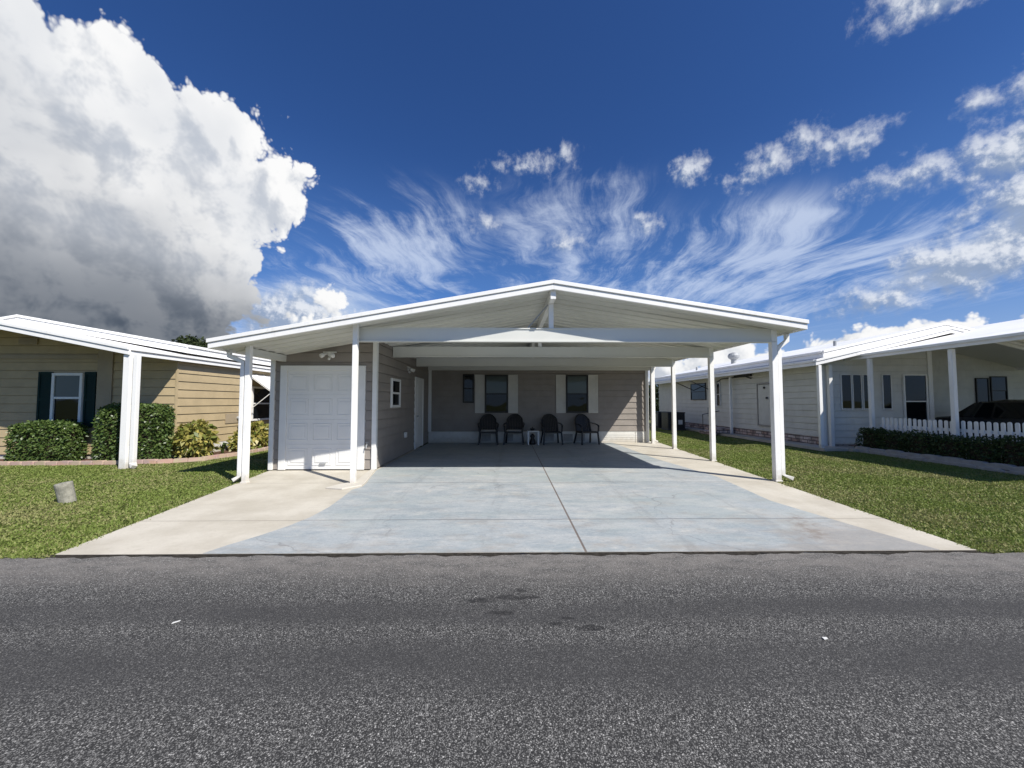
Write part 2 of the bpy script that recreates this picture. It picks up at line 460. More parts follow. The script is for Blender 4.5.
def grass(name, x0, x1, y0, y1, n, inside, label):
    rg = np.random.default_rng(5)
    # more blades near the camera
    u = rg.random(n * 3); Y = y0 + (y1 - y0) * u ** 1.5; X = x0 + (x1 - x0) * rg.random(n * 3)
    jj = .022 * np.sin(Y * 9.1) + .016 * np.sin(Y * 23.7 + 1) + .02 * rg.normal(size=len(Y)); k = inside(X + jj, Y + .012 * np.sin(X * 14.0) + .012 * rg.normal(size=len(Y))); X = X[k][:n]; Y = Y[k][:n]; n = len(X)
    an = rg.random(n) * 6.283; w = .006 + .007 * rg.random(n) + .0009 * Y; h = .006 + .017 * rg.random(n) ** 1.6
    lx = (rg.random(n) - .5) * .05; ly = (rg.random(n) - .5) * .05
    v = np.zeros((n, 3, 3)); v[:, 0] = np.stack([X - np.cos(an) * w, Y - np.sin(an) * w, np.full(n, -.008)], 1)
    v[:, 1] = np.stack([X + np.cos(an) * w, Y + np.sin(an) * w, np.full(n, -.008)], 1)
    v[:, 2] = np.stack([X + lx, Y + ly, h], 1)
    me = bpy.data.meshes.new(name); me.vertices.add(n * 3); me.vertices.foreach_set('co', v.ravel())
    me.loops.add(n * 3); me.loops.foreach_set('vertex_index', np.arange(n * 3, dtype=np.int32))
    me.polygons.add(n); me.polygons.foreach_set('loop_start', np.arange(0, n * 3, 3, dtype=np.int32))
    me.materials.append(MATS['grass_blade']); me.update(); me.validate()
    o = bpy.data.objects.new(name, me); col.objects.link(o)
    return tag(o, label, 'grass', None, 'stuff')
bed_l = lambda X, Y: (Y < 9.12) | (X > -7.75 + .18 * (Y - 9.9))
grass('grass', -13.5, -4.08, 3.58, 15.5, 150000, lambda X, Y: (X < -4.13 - (Y - 3.645) * .161) & ((Y < 8.74 + .1 * np.clip(X + 10, 0, 2)) | (X > -7.2 + .1 * np.clip(Y - 9.6, 0, 2))) & (X < -4.9 + (Y < 8) * 2), 'mown green lawn between the driveway and the tan house')
grass('grass', 4.4, 13.5, 3.60, 22, 190000, lambda X, Y: (X > 4.45 + (Y - 3.645) * .0826 - .015) & (X < np.where(Y > 10.9, 8.75, 9.82)), 'mown green lawn between the driveway and the white house')

# ------------------------------------------------------------------ foliage
def leaves(name, m, parent, sample, n, size, aspect=.55, droop=.3, seed=1, base=(0, 0, 0), fold=True, recenter=True):
    rg = np.random.default_rng(seed)
    P, Nn = sample(rg, n); n = len(P)
    d = rg.normal(size=(n, 3)); d += Nn * .9; d[:, 2] -= droop * .5
    d /= np.linalg.norm(d, axis=1)[:, None]
    nn = Nn * 1.0 + rg.normal(size=(n, 3)) * .6; s = np.cross(d, nn); s /= (np.linalg.norm(s, axis=1)[:, None] + 1e-6)
    L = size * (.6 + .8 * rg.random(n))[:, None]; W = L * aspect * .5
    mid = P + d * L * .5; tip = P + d * L; tip[:, 2] -= (L * droop * .3)[:, 0]
    v = np.stack([P, mid + s * W, tip, mid - s * W], 1) - np.array(base)
    me = bpy.data.meshes.new(name); me.vertices.add(n * 4); me.vertices.foreach_set('co', v.reshape(-1))
    me.loops.add(n * 4); me.loops.foreach_set('vertex_index', np.arange(n * 4, dtype=np.int32))
    me.polygons.add(n); me.polygons.foreach_set('loop_start', np.arange(0, n * 4, 4, dtype=np.int32))
    me.materials.append(MATS[m]); me.update(); me.validate()
    o = bpy.data.objects.new(name, me); col.objects.link(o); o.parent = parent
    return o
def fnoise(P, seed):
    r = np.random.default_rng(seed); out = 0
    for k in range(5):
        w = r.normal(size=(3,)) * (2.2 + 2.6 * k); out = out + np.sin(P @ w + r.random() * 6.28) / (1 + .5 * k)
    return out / 2.2
def box_sampler(x0, x1, y0, y1, z0, z1, rnd=.12, seed=3, amp=.05):
    def s(rg, n):
        c = np.array([(x0 + x1) / 2, (y0 + y1) / 2, (z0 + z1) / 2]); h = np.array([(x1 - x0) / 2, (y1 - y0) / 2, (z1 - z0) / 2])
        area = np.array([h[1] * h[2], h[0] * h[2], h[0] * h[1]]); ax = rg.choice(3, n, p=area / area.sum())
        q = rg.uniform(-1, 1, (n, 3)); sg = np.where(rg.random(n) < .5, -1., 1.); q[np.arange(n), ax] = sg
        # super-ellipsoid rounding
        e = 5.5; k = (np.abs(q) ** e).sum(1) ** (1 / e); q = q / k[:, None]
        N = np.sign(q) * np.abs(q) ** (e - 1) / h; N /= np.linalg.norm(N, axis=1)[:, None]
        P = c + q * h
        P = P + N * (amp * fnoise(P * 1.3, seed) - np.abs(rg.normal(size=n)) * .06)[:, None]
        k = P[:, 2] > .01
        return P[k], N[k]
    return s
def ball_sampler(c, r, seed=3, amp=.15, thick=.35, lump=1.0):
    def s(rg, n):
        q = rg.normal(size=(n, 3)); q /= np.linalg.norm(q, axis=1)[:, None]
        rad = 1 + amp * fnoise(q * 2.2 * lump, seed); t = 1 - thick * rg.random(n) ** 2
        P = np.array(c) + q * np.array(r) * (rad * t)[:, None]
        k = P[:, 2] > .01
        return P[k], q[k]
    return s
def core_box(name, parent, x0, x1, y0, y1, z0, z1, m='twig'):
    import bmesh
    b = MB().box(x0, x1, y0, y1, z0, z1); return b.build(name, m, parent, bev=.08)
def hedge(name, x0, x1, y0, y1, h, n, size, m, label, seed, group=None, ins=.12, amp=.05):
    t = thing(name, ((x0 + x1) / 2, (y0 + y1) / 2, 0), label, 'hedge' if name == 'hedge' else 'bush', group)
    core_box('branches', t, x0 + ins, x1 - ins, y0 + ins, y1 - ins, 0.02, h - ins)
    leaves('foliage', m, t, box_sampler(x0, x1, y0, y1, -.1, h, seed=seed, amp=amp), n, size, seed=seed, base=t.location)
    return t
hedge('hedge', -11.52, -10.12, 8.98, 9.50, .93, 9500, .058, 'hedge_leaf', 'low wide clipped hedge under the green shuttered window', 3)
hedge('hedge', -9.52, -8.02, 8.98, 9.50, 1.36, 13500, .058, 'hedge_leaf', 'tall boxy clipped hedge behind the white porch post of the tan house', 5)
def croton(x, y, r, h, label, seed):
    t = thing('croton_shrub', (x, y, 0), label, 'shrub')
    s = MB()
    rr = random.Random(seed)
    for k in range(9):
        a = rr.random() * 6.28; q = r * .6 * rr.random()
        s.tube([(x + .05 * math.cos(a), y + .05 * math.sin(a), 0), (x + q * math.cos(a), y + q * math.sin(a), h * .7)], [.012, .006], 5)
    s.build('stem', 'twig', t)
    leaves('foliage', 'croton_leaf', t, ball_sampler((x, y, h * .48), (r, r, h * .55), seed, .12, .5), 1100, .15, .5, .4, seed, t.location)
    return t
croton(-7.78, 9.75, .38, .86, 'yellow green croton shrub beside the tall hedge', 11)
croton(-7.75, 12.0, .40, .72, 'yellow green croton shrub under the white awning of the tan house', 12)
croton(-7.6, 11.2, .22, .48, 'smallest croton shrub, beside the carport post in front of the tan siding', 14)
def spiky(x, y, h, label, seed, n=16):
    rr = random.Random(seed); b = MB()
    for k in range(n):
        a = rr.random() * 6.28; l = h * (.7 + .5 * rr.random()); o = l * (.3 + .4 * rr.random()); w = .02
        px, py = math.cos(a), math.sin(a)
        p0 = (x, y, .0); p1 = (x + px * o * .5, y + py * o * .5, l * .75); p2 = (x + px * o, y + py * o, l * .8 - o * .2)
        sx, sy = -py * w, px * w
        b.poly([(p0[0] - sx, p0[1] - sy, 0), (p0[0] + sx, p0[1] + sy, 0), (p1[0] + sx, p1[1] + sy, p1[2]), (p1[0] - sx, p1[1] - sy, p1[2])])
        b.poly([(p1[0] - sx, p1[1] - sy, p1[2]), (p1[0] + sx, p1[1] + sy, p1[2]), p2])
    return tag(b.build('strap_leaf_plant', 'strap_leaf', None, recalc=False), label, 'plant')
spiky(-7.7, 10.6, .36, 'small spiky green plant between the yellow crotons', 4)

def tree(x, y, h, r, label, seed):
    t = thing('tree', (x, y, 0), label, 'tree')
    b = MB(); b.tube([(x, y, 0), (x + .1, y, h * .35), (x - .1, y + .1, h * .7)], [.35, .26, .12], 10)
    rr = random.Random(seed)
    for k in range(9):
        a = k * .7 + rr.random(); b.tube([(x, y, h * (.3 + .04 * k)), (x + r * .7 * math.cos(a), y + r * .7 * math.sin(a), h * (.55 + .04 * k))], [.12, .03], 6)
    b.build('trunk', 'bark', t, smooth=True)
    def smp(rg, n):
        Ps = []; Ns = []
        for k in range(26):
            a = rg.random() * 6.28; q = r * math.sqrt(rg.random()) ; zz = h * (.45 + .5 * rg.random() * (1 - .5 * (q / r) ** 2))
            P, N = ball_sampler((x + q * math.cos(a), y + q * math.sin(a), zz), (r * .3, r * .3, r * .2), seed + k, .3, .6)(rg, n // 26)
            Ps.append(P); Ns.append(N)
        return np.concatenate(Ps), np.concatenate(Ns)
    leaves('crown', 'tree_leaf', t, smp, 16000, .34, .6, .3, seed, t.location)
    return t
tree(-35.2, 45, 9.4, 3.9, 'dark leafy tree rising behind the roof of the tan house', 21)

t = thing('shrub', (12.2, 31.0, 0), 'tall dark shrub far behind the air conditioner at the rear corner of the white house', 'shrub')
MB().tube([(12.2, 31, 0), (12.3, 31, 1.4), (12.2, 31.1, 2.4)], [.12, .08, .03], 8).build('trunk', 'bark', t)
leaves('crown', 'tree_leaf', t, ball_sampler((12.2, 31, 1.45), (1.25, 1.1, 1.5), 8, .25, .5), 3500, .22, .6, .3, 8, t.location)

# ------------------------------------------------------------------ main house with its carport
H0 = thing('house', (1.0, 10.0, 0), 'taupe sided house with a wide white gabled carport in front', 'house')
RX, RZ = .785, 3.447                 # ridge
LX, LZ = -4.95, 2.433                # left eave tip
QX, QZ = 5.08, 2.775                # right eave tip
SL = (RZ - LZ) / (RX - LX); SR = (RZ - QZ) / (QX - RX)
YF, YB, YW = 6.39, 27.0, 13.32
TH = .15
def roof_top(x): return RZ - (SL * (RX - x) if x < RX else SR * (x - RX))
rf = MB(); t = .05
rf.prism([(LX + .02, YF + .03, LZ), (RX, YF + .03, RZ), (QX - .02, YF + .03, QZ), (QX - .02, YF + .03, QZ - t), (RX, YF + .03, RZ - t), (LX + .02, YF + .03, LZ - t)], (0, YB - YF - .06, 0))
roof = rf.build('roof', 'roof_white', H0)
# fascia: two white bands with a shadow line between, front gable and eaves
fa = MB()
def gband(mb, zo0, zo1, y0, y1, ex=0.0):
    for (xa, za, xb, zb) in ((LX - ex, LZ - SL * ex, RX, RZ), (RX, RZ, QX + ex, QZ - SR * ex)):
        mb.prism([(xa, y0, za + zo0), (xb, y0, zb + zo0), (xb, y0, zb + zo1), (xa, y0, za + zo1)], (0, y1 - y0, 0))
gband(fa, -.052, .012, YF - .02, YF + .03, .015)
gband(fa, -.15, -.066, YF, YF + .05)
gband(fa, -.067, -.051, YF + .012, YF + .04)
for (xx, zz, sg) in ((LX, LZ, -1), (QX, QZ, 1)):
    fa.box(min(xx, xx - sg * .03), max(xx, xx - sg * .03), YF + .05, YB, zz - .15, zz - .002)
    fa.box(min(xx, xx + sg * .03) , max(xx, xx + sg * .03), YF + .05, YB, zz - .055, zz + .008)
fa.build('fascia', 'white_paint', roof, bev=.004)
# ceiling pans with ribs across the slope
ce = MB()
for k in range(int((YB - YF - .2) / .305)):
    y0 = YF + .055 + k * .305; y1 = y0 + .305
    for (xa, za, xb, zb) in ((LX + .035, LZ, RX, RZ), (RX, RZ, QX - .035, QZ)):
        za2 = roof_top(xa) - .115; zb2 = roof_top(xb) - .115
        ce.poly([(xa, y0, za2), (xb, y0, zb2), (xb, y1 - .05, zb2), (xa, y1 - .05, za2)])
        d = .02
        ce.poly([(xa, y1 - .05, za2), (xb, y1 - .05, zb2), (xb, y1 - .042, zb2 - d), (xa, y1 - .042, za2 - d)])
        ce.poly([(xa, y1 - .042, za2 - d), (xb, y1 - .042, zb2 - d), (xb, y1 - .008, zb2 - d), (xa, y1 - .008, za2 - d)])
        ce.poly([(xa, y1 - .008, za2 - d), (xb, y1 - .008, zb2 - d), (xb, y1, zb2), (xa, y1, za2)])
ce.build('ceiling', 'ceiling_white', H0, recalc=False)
# ridge beam
MB().box(RX - .045, RX + .045, YF + .06, YW - .02, 3.15, 3.32).build('ridge_beam', 'white_paint', H0)
# cross beams with king posts
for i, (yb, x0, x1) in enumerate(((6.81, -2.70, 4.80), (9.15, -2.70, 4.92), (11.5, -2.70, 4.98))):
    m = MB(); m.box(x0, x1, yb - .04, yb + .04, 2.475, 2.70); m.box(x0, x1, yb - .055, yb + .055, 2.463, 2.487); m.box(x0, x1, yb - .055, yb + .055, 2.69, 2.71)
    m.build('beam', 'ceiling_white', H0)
    k = MB(); k.box(RX - .042, RX + .042, yb - .035, yb + .035, 2.712, 3.148); k.build('king_post', 'white_paint', H0)
    if i == 0:
        br = MB(); br.bar((RX - .42, yb + .06, 2.72), (RX - .05, yb + .05, 3.15), .02, .02); br.build('brace', 'grey_metal', H0)
MB().box(-2.70, 4.93, YW - .16, YW - .06, 2.49, 2.705).build('header', 'ceiling_white', H0)
def post(x, y, zt, w=.1, d=.1):
    m = MB(); m.box(x - w / 2, x + w / 2, y - d / 2, y + d / 2, .02, zt)
    m.box(x - w / 2 - .012, x + w / 2 + .012, y - d / 2 - .012, y + d / 2 + .012, .0, .03)
    return m.build('post', 'white_paint', H0, bev=.005)
for (x, y, zt) in ((-4.53, 6.79, 2.39), (-2.62, 6.66, 2.74), (4.77, 6.81, 2.72), (4.89, 9.15, 2.70), (5.0, 11.5, 2.68), (4.93, 13.0, 2.69)):
    post(x, y, zt, *((.082, .082) if x in (-2.62, -4.53) else (.1, .1)))
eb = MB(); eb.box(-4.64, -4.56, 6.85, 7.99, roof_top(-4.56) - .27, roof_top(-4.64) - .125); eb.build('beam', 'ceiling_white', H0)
downspout(H0, [(-4.88, 6.80, 2.28), (-4.88, 6.80, 2.21), (-4.622, 6.79, 2.10), (-4.622, 6.79, 2.0), (-4.622, 6.79, .12), (-4.72, 6.77, .05)], r=.048)
downspout(H0, [(5.03, 6.82, 2.62), (5.03, 6.82, 2.50), (4.875, 6.82, 2.38), (4.875, 6.82, 2.28), (4.875, 6.82, .12), (5.04, 6.80, .05)], r=.048)
downspout(H0, [(5.06, 13.1, 2.62), (5.06, 13.1, 2.56), (5.02, 13.1, 2.48), (5.02, 13.1, .12), (5.12, 13.08, .05)], r=.04)
# storage room
XS0, XS1, YS = -4.83, -2.72, 8.0
fs = Fr((0, YS, 0), (1, 0, 0), (0, -1, 0))
w = MB(); lap(w, fs, XS0, XS1, .02, 3.1, .2, tops=((SL, RZ - SL * RX - .12),))
fd = Fr((XS1, 0, 0), (0, 1, 0), (1, 0, 0))
lap(w, fd, YS, YW, .02, roof_top(XS1) - .12, .2)
fl = Fr((XS0, 0, 0), (0, 1, 0), (-1, 0, 0))
lap(w, fl, YS, YW + 10, .02, roof_top(XS0) - .12, .2)
w.build('storage_wall', 'taupe_siding', H0, recalc=False)
tr = MB()
tr.box(XS0 - .035, XS0 + .055, YS - .04, YS + .06, .02, roof_top(XS0) - .125)
tr.build('corner_trim', 'white_trim', H0, bev=.004); tr = MB()
tr.box(XS1 - .055, XS1 + .035, YS - .04, YS + .06, .02, roof_top(XS1) - .125)
tr.build('corner_trim', 'white_trim', H0, bev=.004)
# garage door
D0, D1, DZ = -4.52, -3.06, 2.05
g = MB(); fs.box(g, D0 - .14, D0, .02, DZ + .10, -.02, .045); fs.box(g, D1, D1 + .14, .02, DZ + .10, -.02, .045); fs.box(g, D0, D1, DZ, DZ + .10, -.02, .045)
gd = MB(); fs.box(gd, D0, D1, .03, DZ, -.03, .018)
nr, nc = 4, 3
for r in range(nr):
    za = .03 + r * (DZ - .03) / nr; zb = za + (DZ - .03) / nr
    for c in range(nc):
        ua = D0 + c * (D1 - D0) / nc + .05; ub = D0 + (c + 1) * (D1 - D0) / nc - .05
        z0, z1 = za + .08, zb - .08
        # recessed border drawn as four bevelled strips and a raised centre field
        for (a, b, cc, d) in ((ua, ub, z0, z0 + .018), (ua, ub, z1 - .018, z1), (ua, ua + .018, z0 + .018, z1 - .018), (ub - .018, ub, z0 + .018, z1 - .018)): fs.box(gd, a, b, cc, d, .018, .0255)
        fs.box(gd, ua + .055, ub - .055, z0 + .055, z1 - .055, .018, .0255)
    if r: fs.box(gd, D0, D1, za - .006, za + .002, .018, .024)
gdo = gd.build('garage_door', 'white_trim', H0, bev=.004)
g.build('door_frame', 'white_trim', gdo, bev=.004)
hb = MB(); hb.box(-3.82, -3.70, YS - .05, YS - .03, .13, .16); hb.build('handle', 'grey_metal', gdo)
# hose tap on the strip beside the garage door
hp = MB(); hp.tube([(-2.86, YS - .01, .52), (-2.86, YS - .09, .52), (-2.86, YS - .10, .46)], .014, 8); hp.tube([(-2.86, YS - .06, .53), (-2.86, YS - .06, .57)], .008, 6); hp.box(-2.89, -2.83, YS - .065, YS - .055, .57, .58)
hp.build('tap', 'grey_metal', H0)
# side wall of the storage room
window(H0, fd, 8.97, 9.70, 1.27, 1.96, 'white_trim', fw=.06, n0=.012, panes=('glass_dark', 'glass_dark'))
dr = MB(); fd.box(dr, 11.42, 12.32, .03, 2.06, .0, .03)
for (a, b) in ((.20, .95), (1.10, 1.92)): fd.box(dr, 11.56, 12.18, a, b, .03, .04)
door = dr.build('door', 'white_trim', H0, bev=.004)
df = MB(); fd.box(df, 11.33, 11.42, .02, 2.14, .0, .045); fd.box(df, 12.32, 12.41, .02, 2.14, .0, .045); fd.box(df, 11.42, 12.32, 2.06, 2.14, .0, .045)
df.build('door_frame', 'white_trim', door, bev=.004)
kn = MB(); kn.tube([fd.p(11.50, .98, .03), fd.p(11.50, .98, .08), fd.p(11.50, .98, .10)], [.012, .028, .02], 10); kn.build('handle', 'grey_metal', door)
ob = MB(); fd.box(ob, 10.24, 10.36, .46, .60, .005, .06); ob.build('outlet_box', 'white_trim', H0, bev=.008)
# house front wall
fw_ = Fr((0, YW, 0), (1, 0, 0), (0, -1, 0))
w = MB(); lap(w, fw_, -2.72, 4.86, .39, 2.70, .2)
fr_ = Fr((4.86, 0, 0), (0, 1, 0), (1, 0, 0)); lap(w, fr_, YW, 26.8, .39, 2.6, .2)
w.build('wall', 'taupe_siding', H0, recalc=False)
s = MB(); s.box(-2.70, 4.85, YW - .005, YW + .3, 0, .385); s.box(4.55, 4.852, YW + .3, 26.8, 0, .385)
for k in range(5): s.box(-2.70, 4.85, YW - .012, YW - .005, .03 + k * .077, .085 + k * .077) if k < 4 else None
for x in (-1.55, -.35, .85, 2.05, 3.25, 4.45): s.box(x - .012, x + .012, YW - .022, YW - .012, .01, .385)
sk = s.build('skirting', 'white_skirt', H0)
for x in (-.72, .05, 1.45, 2.1, 2.52):
    v = MB(); v.box(x - .16, x + .16, YW - .04, YW - .022, .06, .30)
    for k in range(5): v.box(x - .13, x + .13, YW - .046, YW - .04, .085 + k * .042, .105 + k * .042)
    v.build('vent', 'cushion', sk)
c = MB(); c.box(-2.70, -2.60, YW - .09, YW - .012, .39, 2.49); c.build('corner_trim', 'white_trim', H0, bev=.004); c = MB(); c.box(4.80, 4.90, YW - .05, YW + .05, .02, 2.60)
c.build('corner_trim', 'white_trim', H0, bev=.004)
b = MB(); b.box(-2.6, 4.8, YW - .035, YW - .014, 2.40, 2.49); b.build('frieze', 'taupe_siding', H0)
Z0, Z1 = 1.03, 2.335
for (a, b) in ((-.76, .03), (2.04, 2.80)):
    window(H0, fw_, a, b, Z0, Z1, 'black_frame', fw=.05, n0=.014, depth=.05)
for (a, b) in ((-1.105, -.775), (.045, .375), (1.695, 2.025), (2.815, 3.145)):
    shutter(H0, fw_, a, b, Z0 - .01, Z1 + .01, 'cream_shutter', n0=.014)
window(H0, fw_, -1.52, -1.14, 1.37, 2.36, 'black_frame', fw=.05, n0=.014, depth=.05, panes=('glass_dark', 'glass_dark'))

# floodlights
def floodlight(loc, n, label):
    t = thing('floodlight', loc, label, 'wall light', 'twin head floodlights')
    x, y, z = loc; n = Vector(n); u = Vector((-n.y, n.x, 0))
    P = lambda a, b, c: Vector(loc) + (u * a + n * b + Vector((0, 0, c))) * .78
    m = MB(); m.tube([P(0, .0, 0), P(0, .035, 0)], [.05, .043], 14); m.bar(P(-.17, .03, .06), P(.17, .03, .06), 0.036, .024); m.build('base', 'white_trim', t)
    for sg in (-1, 1):
        h = MB(); h.tube([P(sg * .05, .05, .02), P(sg * .10, .10, .0), P(sg * .13, .15, -.03), P(sg * .15, .20, -.055)], [.017, .024, .043, .048], 12); h.build('lamp_head', 'white_trim', t, smooth=True)
    e = MB(); e.tube([P(0, .03, -.08), P(0, .06, -.11), P(0, .08, -.14)], [.024, .028, .02], 12); e.build('sensor', 'white_trim', t, smooth=True)
floodlight((-3.66, YS - .016, 2.38), (0, -1, 0), 'white twin floodlight above the white garage door')
floodlight((XS1 + .016, 10.5, 2.30), (1, 0, 0), 'white twin floodlight on the shaded side wall under the carport')

# ------------------------------------------------------------------ patio chairs, table
def make_chair(label, cushion):
    t = thing('patio_chair', (0, 0, 0), label, 'chair', 'patio chairs along the house wall')
    W, Dp = .30, .25
    m = MB()
    n = 8
    for k in range(n):       # dished slatted seat
        x0 = -W + .05 + k * (2 * W - .1) / n; x1 = x0 + (2 * W - .1) / n - .008
        m.prism([(x0, -Dp, .43), (x0, -Dp + .06, .44), (x0, .16, .405), (x0, .20, .41), (x0, .20, .39), (x0, .16, .385), (x0, -Dp + .06, .415), (x0, -Dp, .40)], (x1 - x0, 0, 0))
    m.box(-W + .03, W - .03, -Dp - .012, -Dp + .03, .375, .43); m.box(-W + .03, W - .03, .18, .22, .375, .42)
    m.box(-W + .02, -W + .05, -Dp, .2, .37, .425); m.box(W - .05, W - .02, -Dp, .2, .37, .425)
    m.build('seat', 'dark_plastic', t, bev=.006)
    # curved back: rim and vertical slats, leaning
    b = MB()
    def bp(a, z): # a -1..1
        return (a * (W - .03) * (1 - .10 * max(0, (z - .42) / .55)), .20 + .05 * (1 - a * a) + (z - .42) * .30, z)
    top = lambda a: .97 - .17 * abs(a) ** 2.6
    rim = [bp(-1, .38)] + [bp(-1, .55), bp(-1, .70)] + [bp(-math.cos(q * math.pi / 10) , top(math.cos(q * math.pi / 10))) for q in range(0, 11)] + [bp(1, .70), bp(1, .55), bp(1, .38)]
    b.tube(rim, .022, 6)
    for k in range(9):
        a = -.84 + k * .21
        p0 = Vector(bp(a, .42)); p1 = Vector(bp(a, .7)); p2 = Vector(bp(a, top(a)))
        b.bar(p0, p1, .050, .012, up=(0, 1, 0)); b.bar(p1, p2, .050, .012, up=(0, 1, 0))
    for z in (.55, ): b.tube([bp(a / 5, z) for a in range(-5, 6)], .014, 6)
    b.build('backrest', 'dark_plastic', t)
    for sg in (-1, 1):
        a = MB(); pts = [(sg * W * .92, .30, .69), (sg * (W + .02), .15, .675), (sg * (W + .03), -.08, .655), (sg * (W + .015), -.23, .625), (sg * (W), -.27, .56), (sg * (W - .01), -.27, .42)]
        for p, q in zip(pts[:4], pts[1:5]): a.bar(p, q, .055, .022)
        a.bar(pts[4], pts[5], .05, .03, up=(0, 1, 0))
        a.build('armrest', 'dark_plastic', t, bev=.006)
        l = MB(); l.bar((sg * (W - .02), -.25, .42), (sg * (W + .01), -.29, 0), .05, .045, up=(0, 1, 0)); l.build('leg', 'dark_plastic', t, bev=.006)
        l = MB(); l.bar((sg * (W - .05), .20, .42), (sg * (W - .0), .32, 0), .05, .045, up=(0, 1, 0)); l.build('leg', 'dark_plastic', t, bev=.006)
    if cushion:
        c = MB(); c.box(-W + .06, W - .06, -Dp - .005, .17, .437, .472); c.build('cushion', 'cushion', t, bev=.015)
    return t
ch_a = make_chair('dark patio chair with pale seat pad, farthest from the white table on the door side', True)
ch_b = copy_tree(ch_a); ch_b['label'] = 'dark patio chair with pale seat pad next to the white table'
ch_c = make_chair('bare dark patio chair right beside the white table under the bare wall', False)
ch_d = copy_tree(ch_c); ch_d['label'] = 'bare dark patio chair under the far window, nearest the sunlit wall corner'
for o, x, y, a in ((ch_a, -.62, 12.82, 3), (ch_b, .24, 12.84, -5), (ch_c, 1.47, 12.80, 5), (ch_d, 2.64, 12.82, 16)):
    o.location = (x, y, .008); o.rotation_euler = (0, 0, R(a))
tb = thing('side_table', (.86, 12.72, .008), 'small white side table between the dark patio chairs', 'table')
x, y = .86, 12.72
m = MB(); m.box(x - .19, x + .19, y - .17, y + .17, .425, .455); m.build('tabletop', 'white_trim', tb, bev=.006)
for sx in (-1, 1):
    for sy in (-1, 1):
        m = MB(); m.box(x + sx * .165 - .018, x + sx * .165 + .018, y + sy * .145 - .018, y + sy * .145 + .018, .008, .425); m.build('leg', 'white_trim', tb)
def lathe(mb, x, y, prof, n=16):
    i0 = len(mb.v)
    for (r, z) in prof:
        for q in range(n): mb.v.append((x + r * math.cos(6.2832 * q / n), y + r * math.sin(6.2832 * q / n), z))
    for k in range(len(prof) - 1):
        for q in range(n):
            mb.f.append((i0 + k * n + q, i0 + k * n + (q + 1) % n, i0 + (k + 1) * n + (q + 1) % n, i0 + (k + 1) * n + q)); mb.mi.append(mb.cur)
    mb.f.append(tuple(i0 + q for q in range(n))[::-1]); mb.f.append(tuple(i0 + (len(prof) - 1) * n + q for q in range(n))); mb.mi += [mb.cur] * 2
    return mb
m = lathe(MB(), .83, 12.70, [(.045, .464), (.075, .50), (.08, .535), (.07, .535), (.06, .51), (.02, .50)]); m.tube([(.83, 12.70, .50), (.83, 12.70, .565), (.845, 12.70, .59)], [.02, .018, .01], 8)
tag(m.build('ashtray', 'dark_plastic', None, smooth=True), 'small dark pot standing on the white side table', 'pot')
m = lathe(MB(), .84, 12.72, [(.10, .01), (.12, .05), (.075, .16), (.05, .22), (.085, .27), (.05, .33), (.02, .36)])
tag(m.build('lantern', 'dark_plastic', None, smooth=True), 'dark ornament standing on the concrete under the white side table', 'ornament')

# ------------------------------------------------------------------ neighbour houses
def gable_roof(parent, xc, zc, xe, ze, y0, y1, th, sgn, m='roof_white', name='roof', half=None):
    """one full gable roof: visible eave at xe, mirrored on the other side"""
    xo = 2 * xc - xe; r = MB()
    L, Rr = min(xe, xo), max(xe, xo)
    t = .05
    r.prism([(L + .02, y0 + .03, ze), (xc, y0 + .03, zc), (Rr - .02, y0 + .03, ze), (Rr - .02, y0 + .03, ze - t), (xc, y0 + .03, zc - t), (L + .02, y0 + .03, ze - t)], (0, y1 - y0 - .03, 0))
    # standing seams
    n = int((y1 - y0) / .6)
    ro = r.build(name, m, parent)
    f = MB(); sl = (zc - ze) / abs(xc - L)
    for (zo0, zo1, dy) in ((-.05, .012, -.02), (-th, -.080, 0), (-.081, -.049, .025)):
        for (xa, za, xb, zb) in ((L, ze, xc, zc), (xc, zc, Rr, ze)):
            f.prism([(xa, y0 + dy, za + zo0), (xb, y0 + dy, zb + zo0), (xb, y0 + dy, zb + zo1), (xa, y0 + dy, za + zo1)], (0, .05 - dy, 0))
    for (xx, sg) in ((L, -1), (Rr, 1)):
        f.box(min(xx, xx - sg * .03), max(xx, xx - sg * .03), y0 + .05, y1, ze - th, ze - .085)
        f.box(min(xx - sg * .035, xx - sg * .06), max(xx - sg * .035, xx - sg * .06), y0 + .05, y1, ze - .1, ze - .03)
        f.box(min(xx, xx + sg * .03), max(xx, xx + sg * .03), y0 + .05, y1, ze - .055, ze + .008)
    f.build('fascia', 'white_paint', ro, bev=.004)
    s = MB()
    for (xa, za, xb, zb) in ((L + .03, ze + sl * .03, xc, zc), (xc, zc, Rr - .03, ze + sl * .03)):
        s.poly([(xa, y0 + .05, za - .09), (xb, y0 + .05, zb - .09), (xb, y1, zb - .09), (xa, y1, za - .09)])
    s.build('soffit', 'ceiling_white', ro, recalc=False)
    return ro, sl

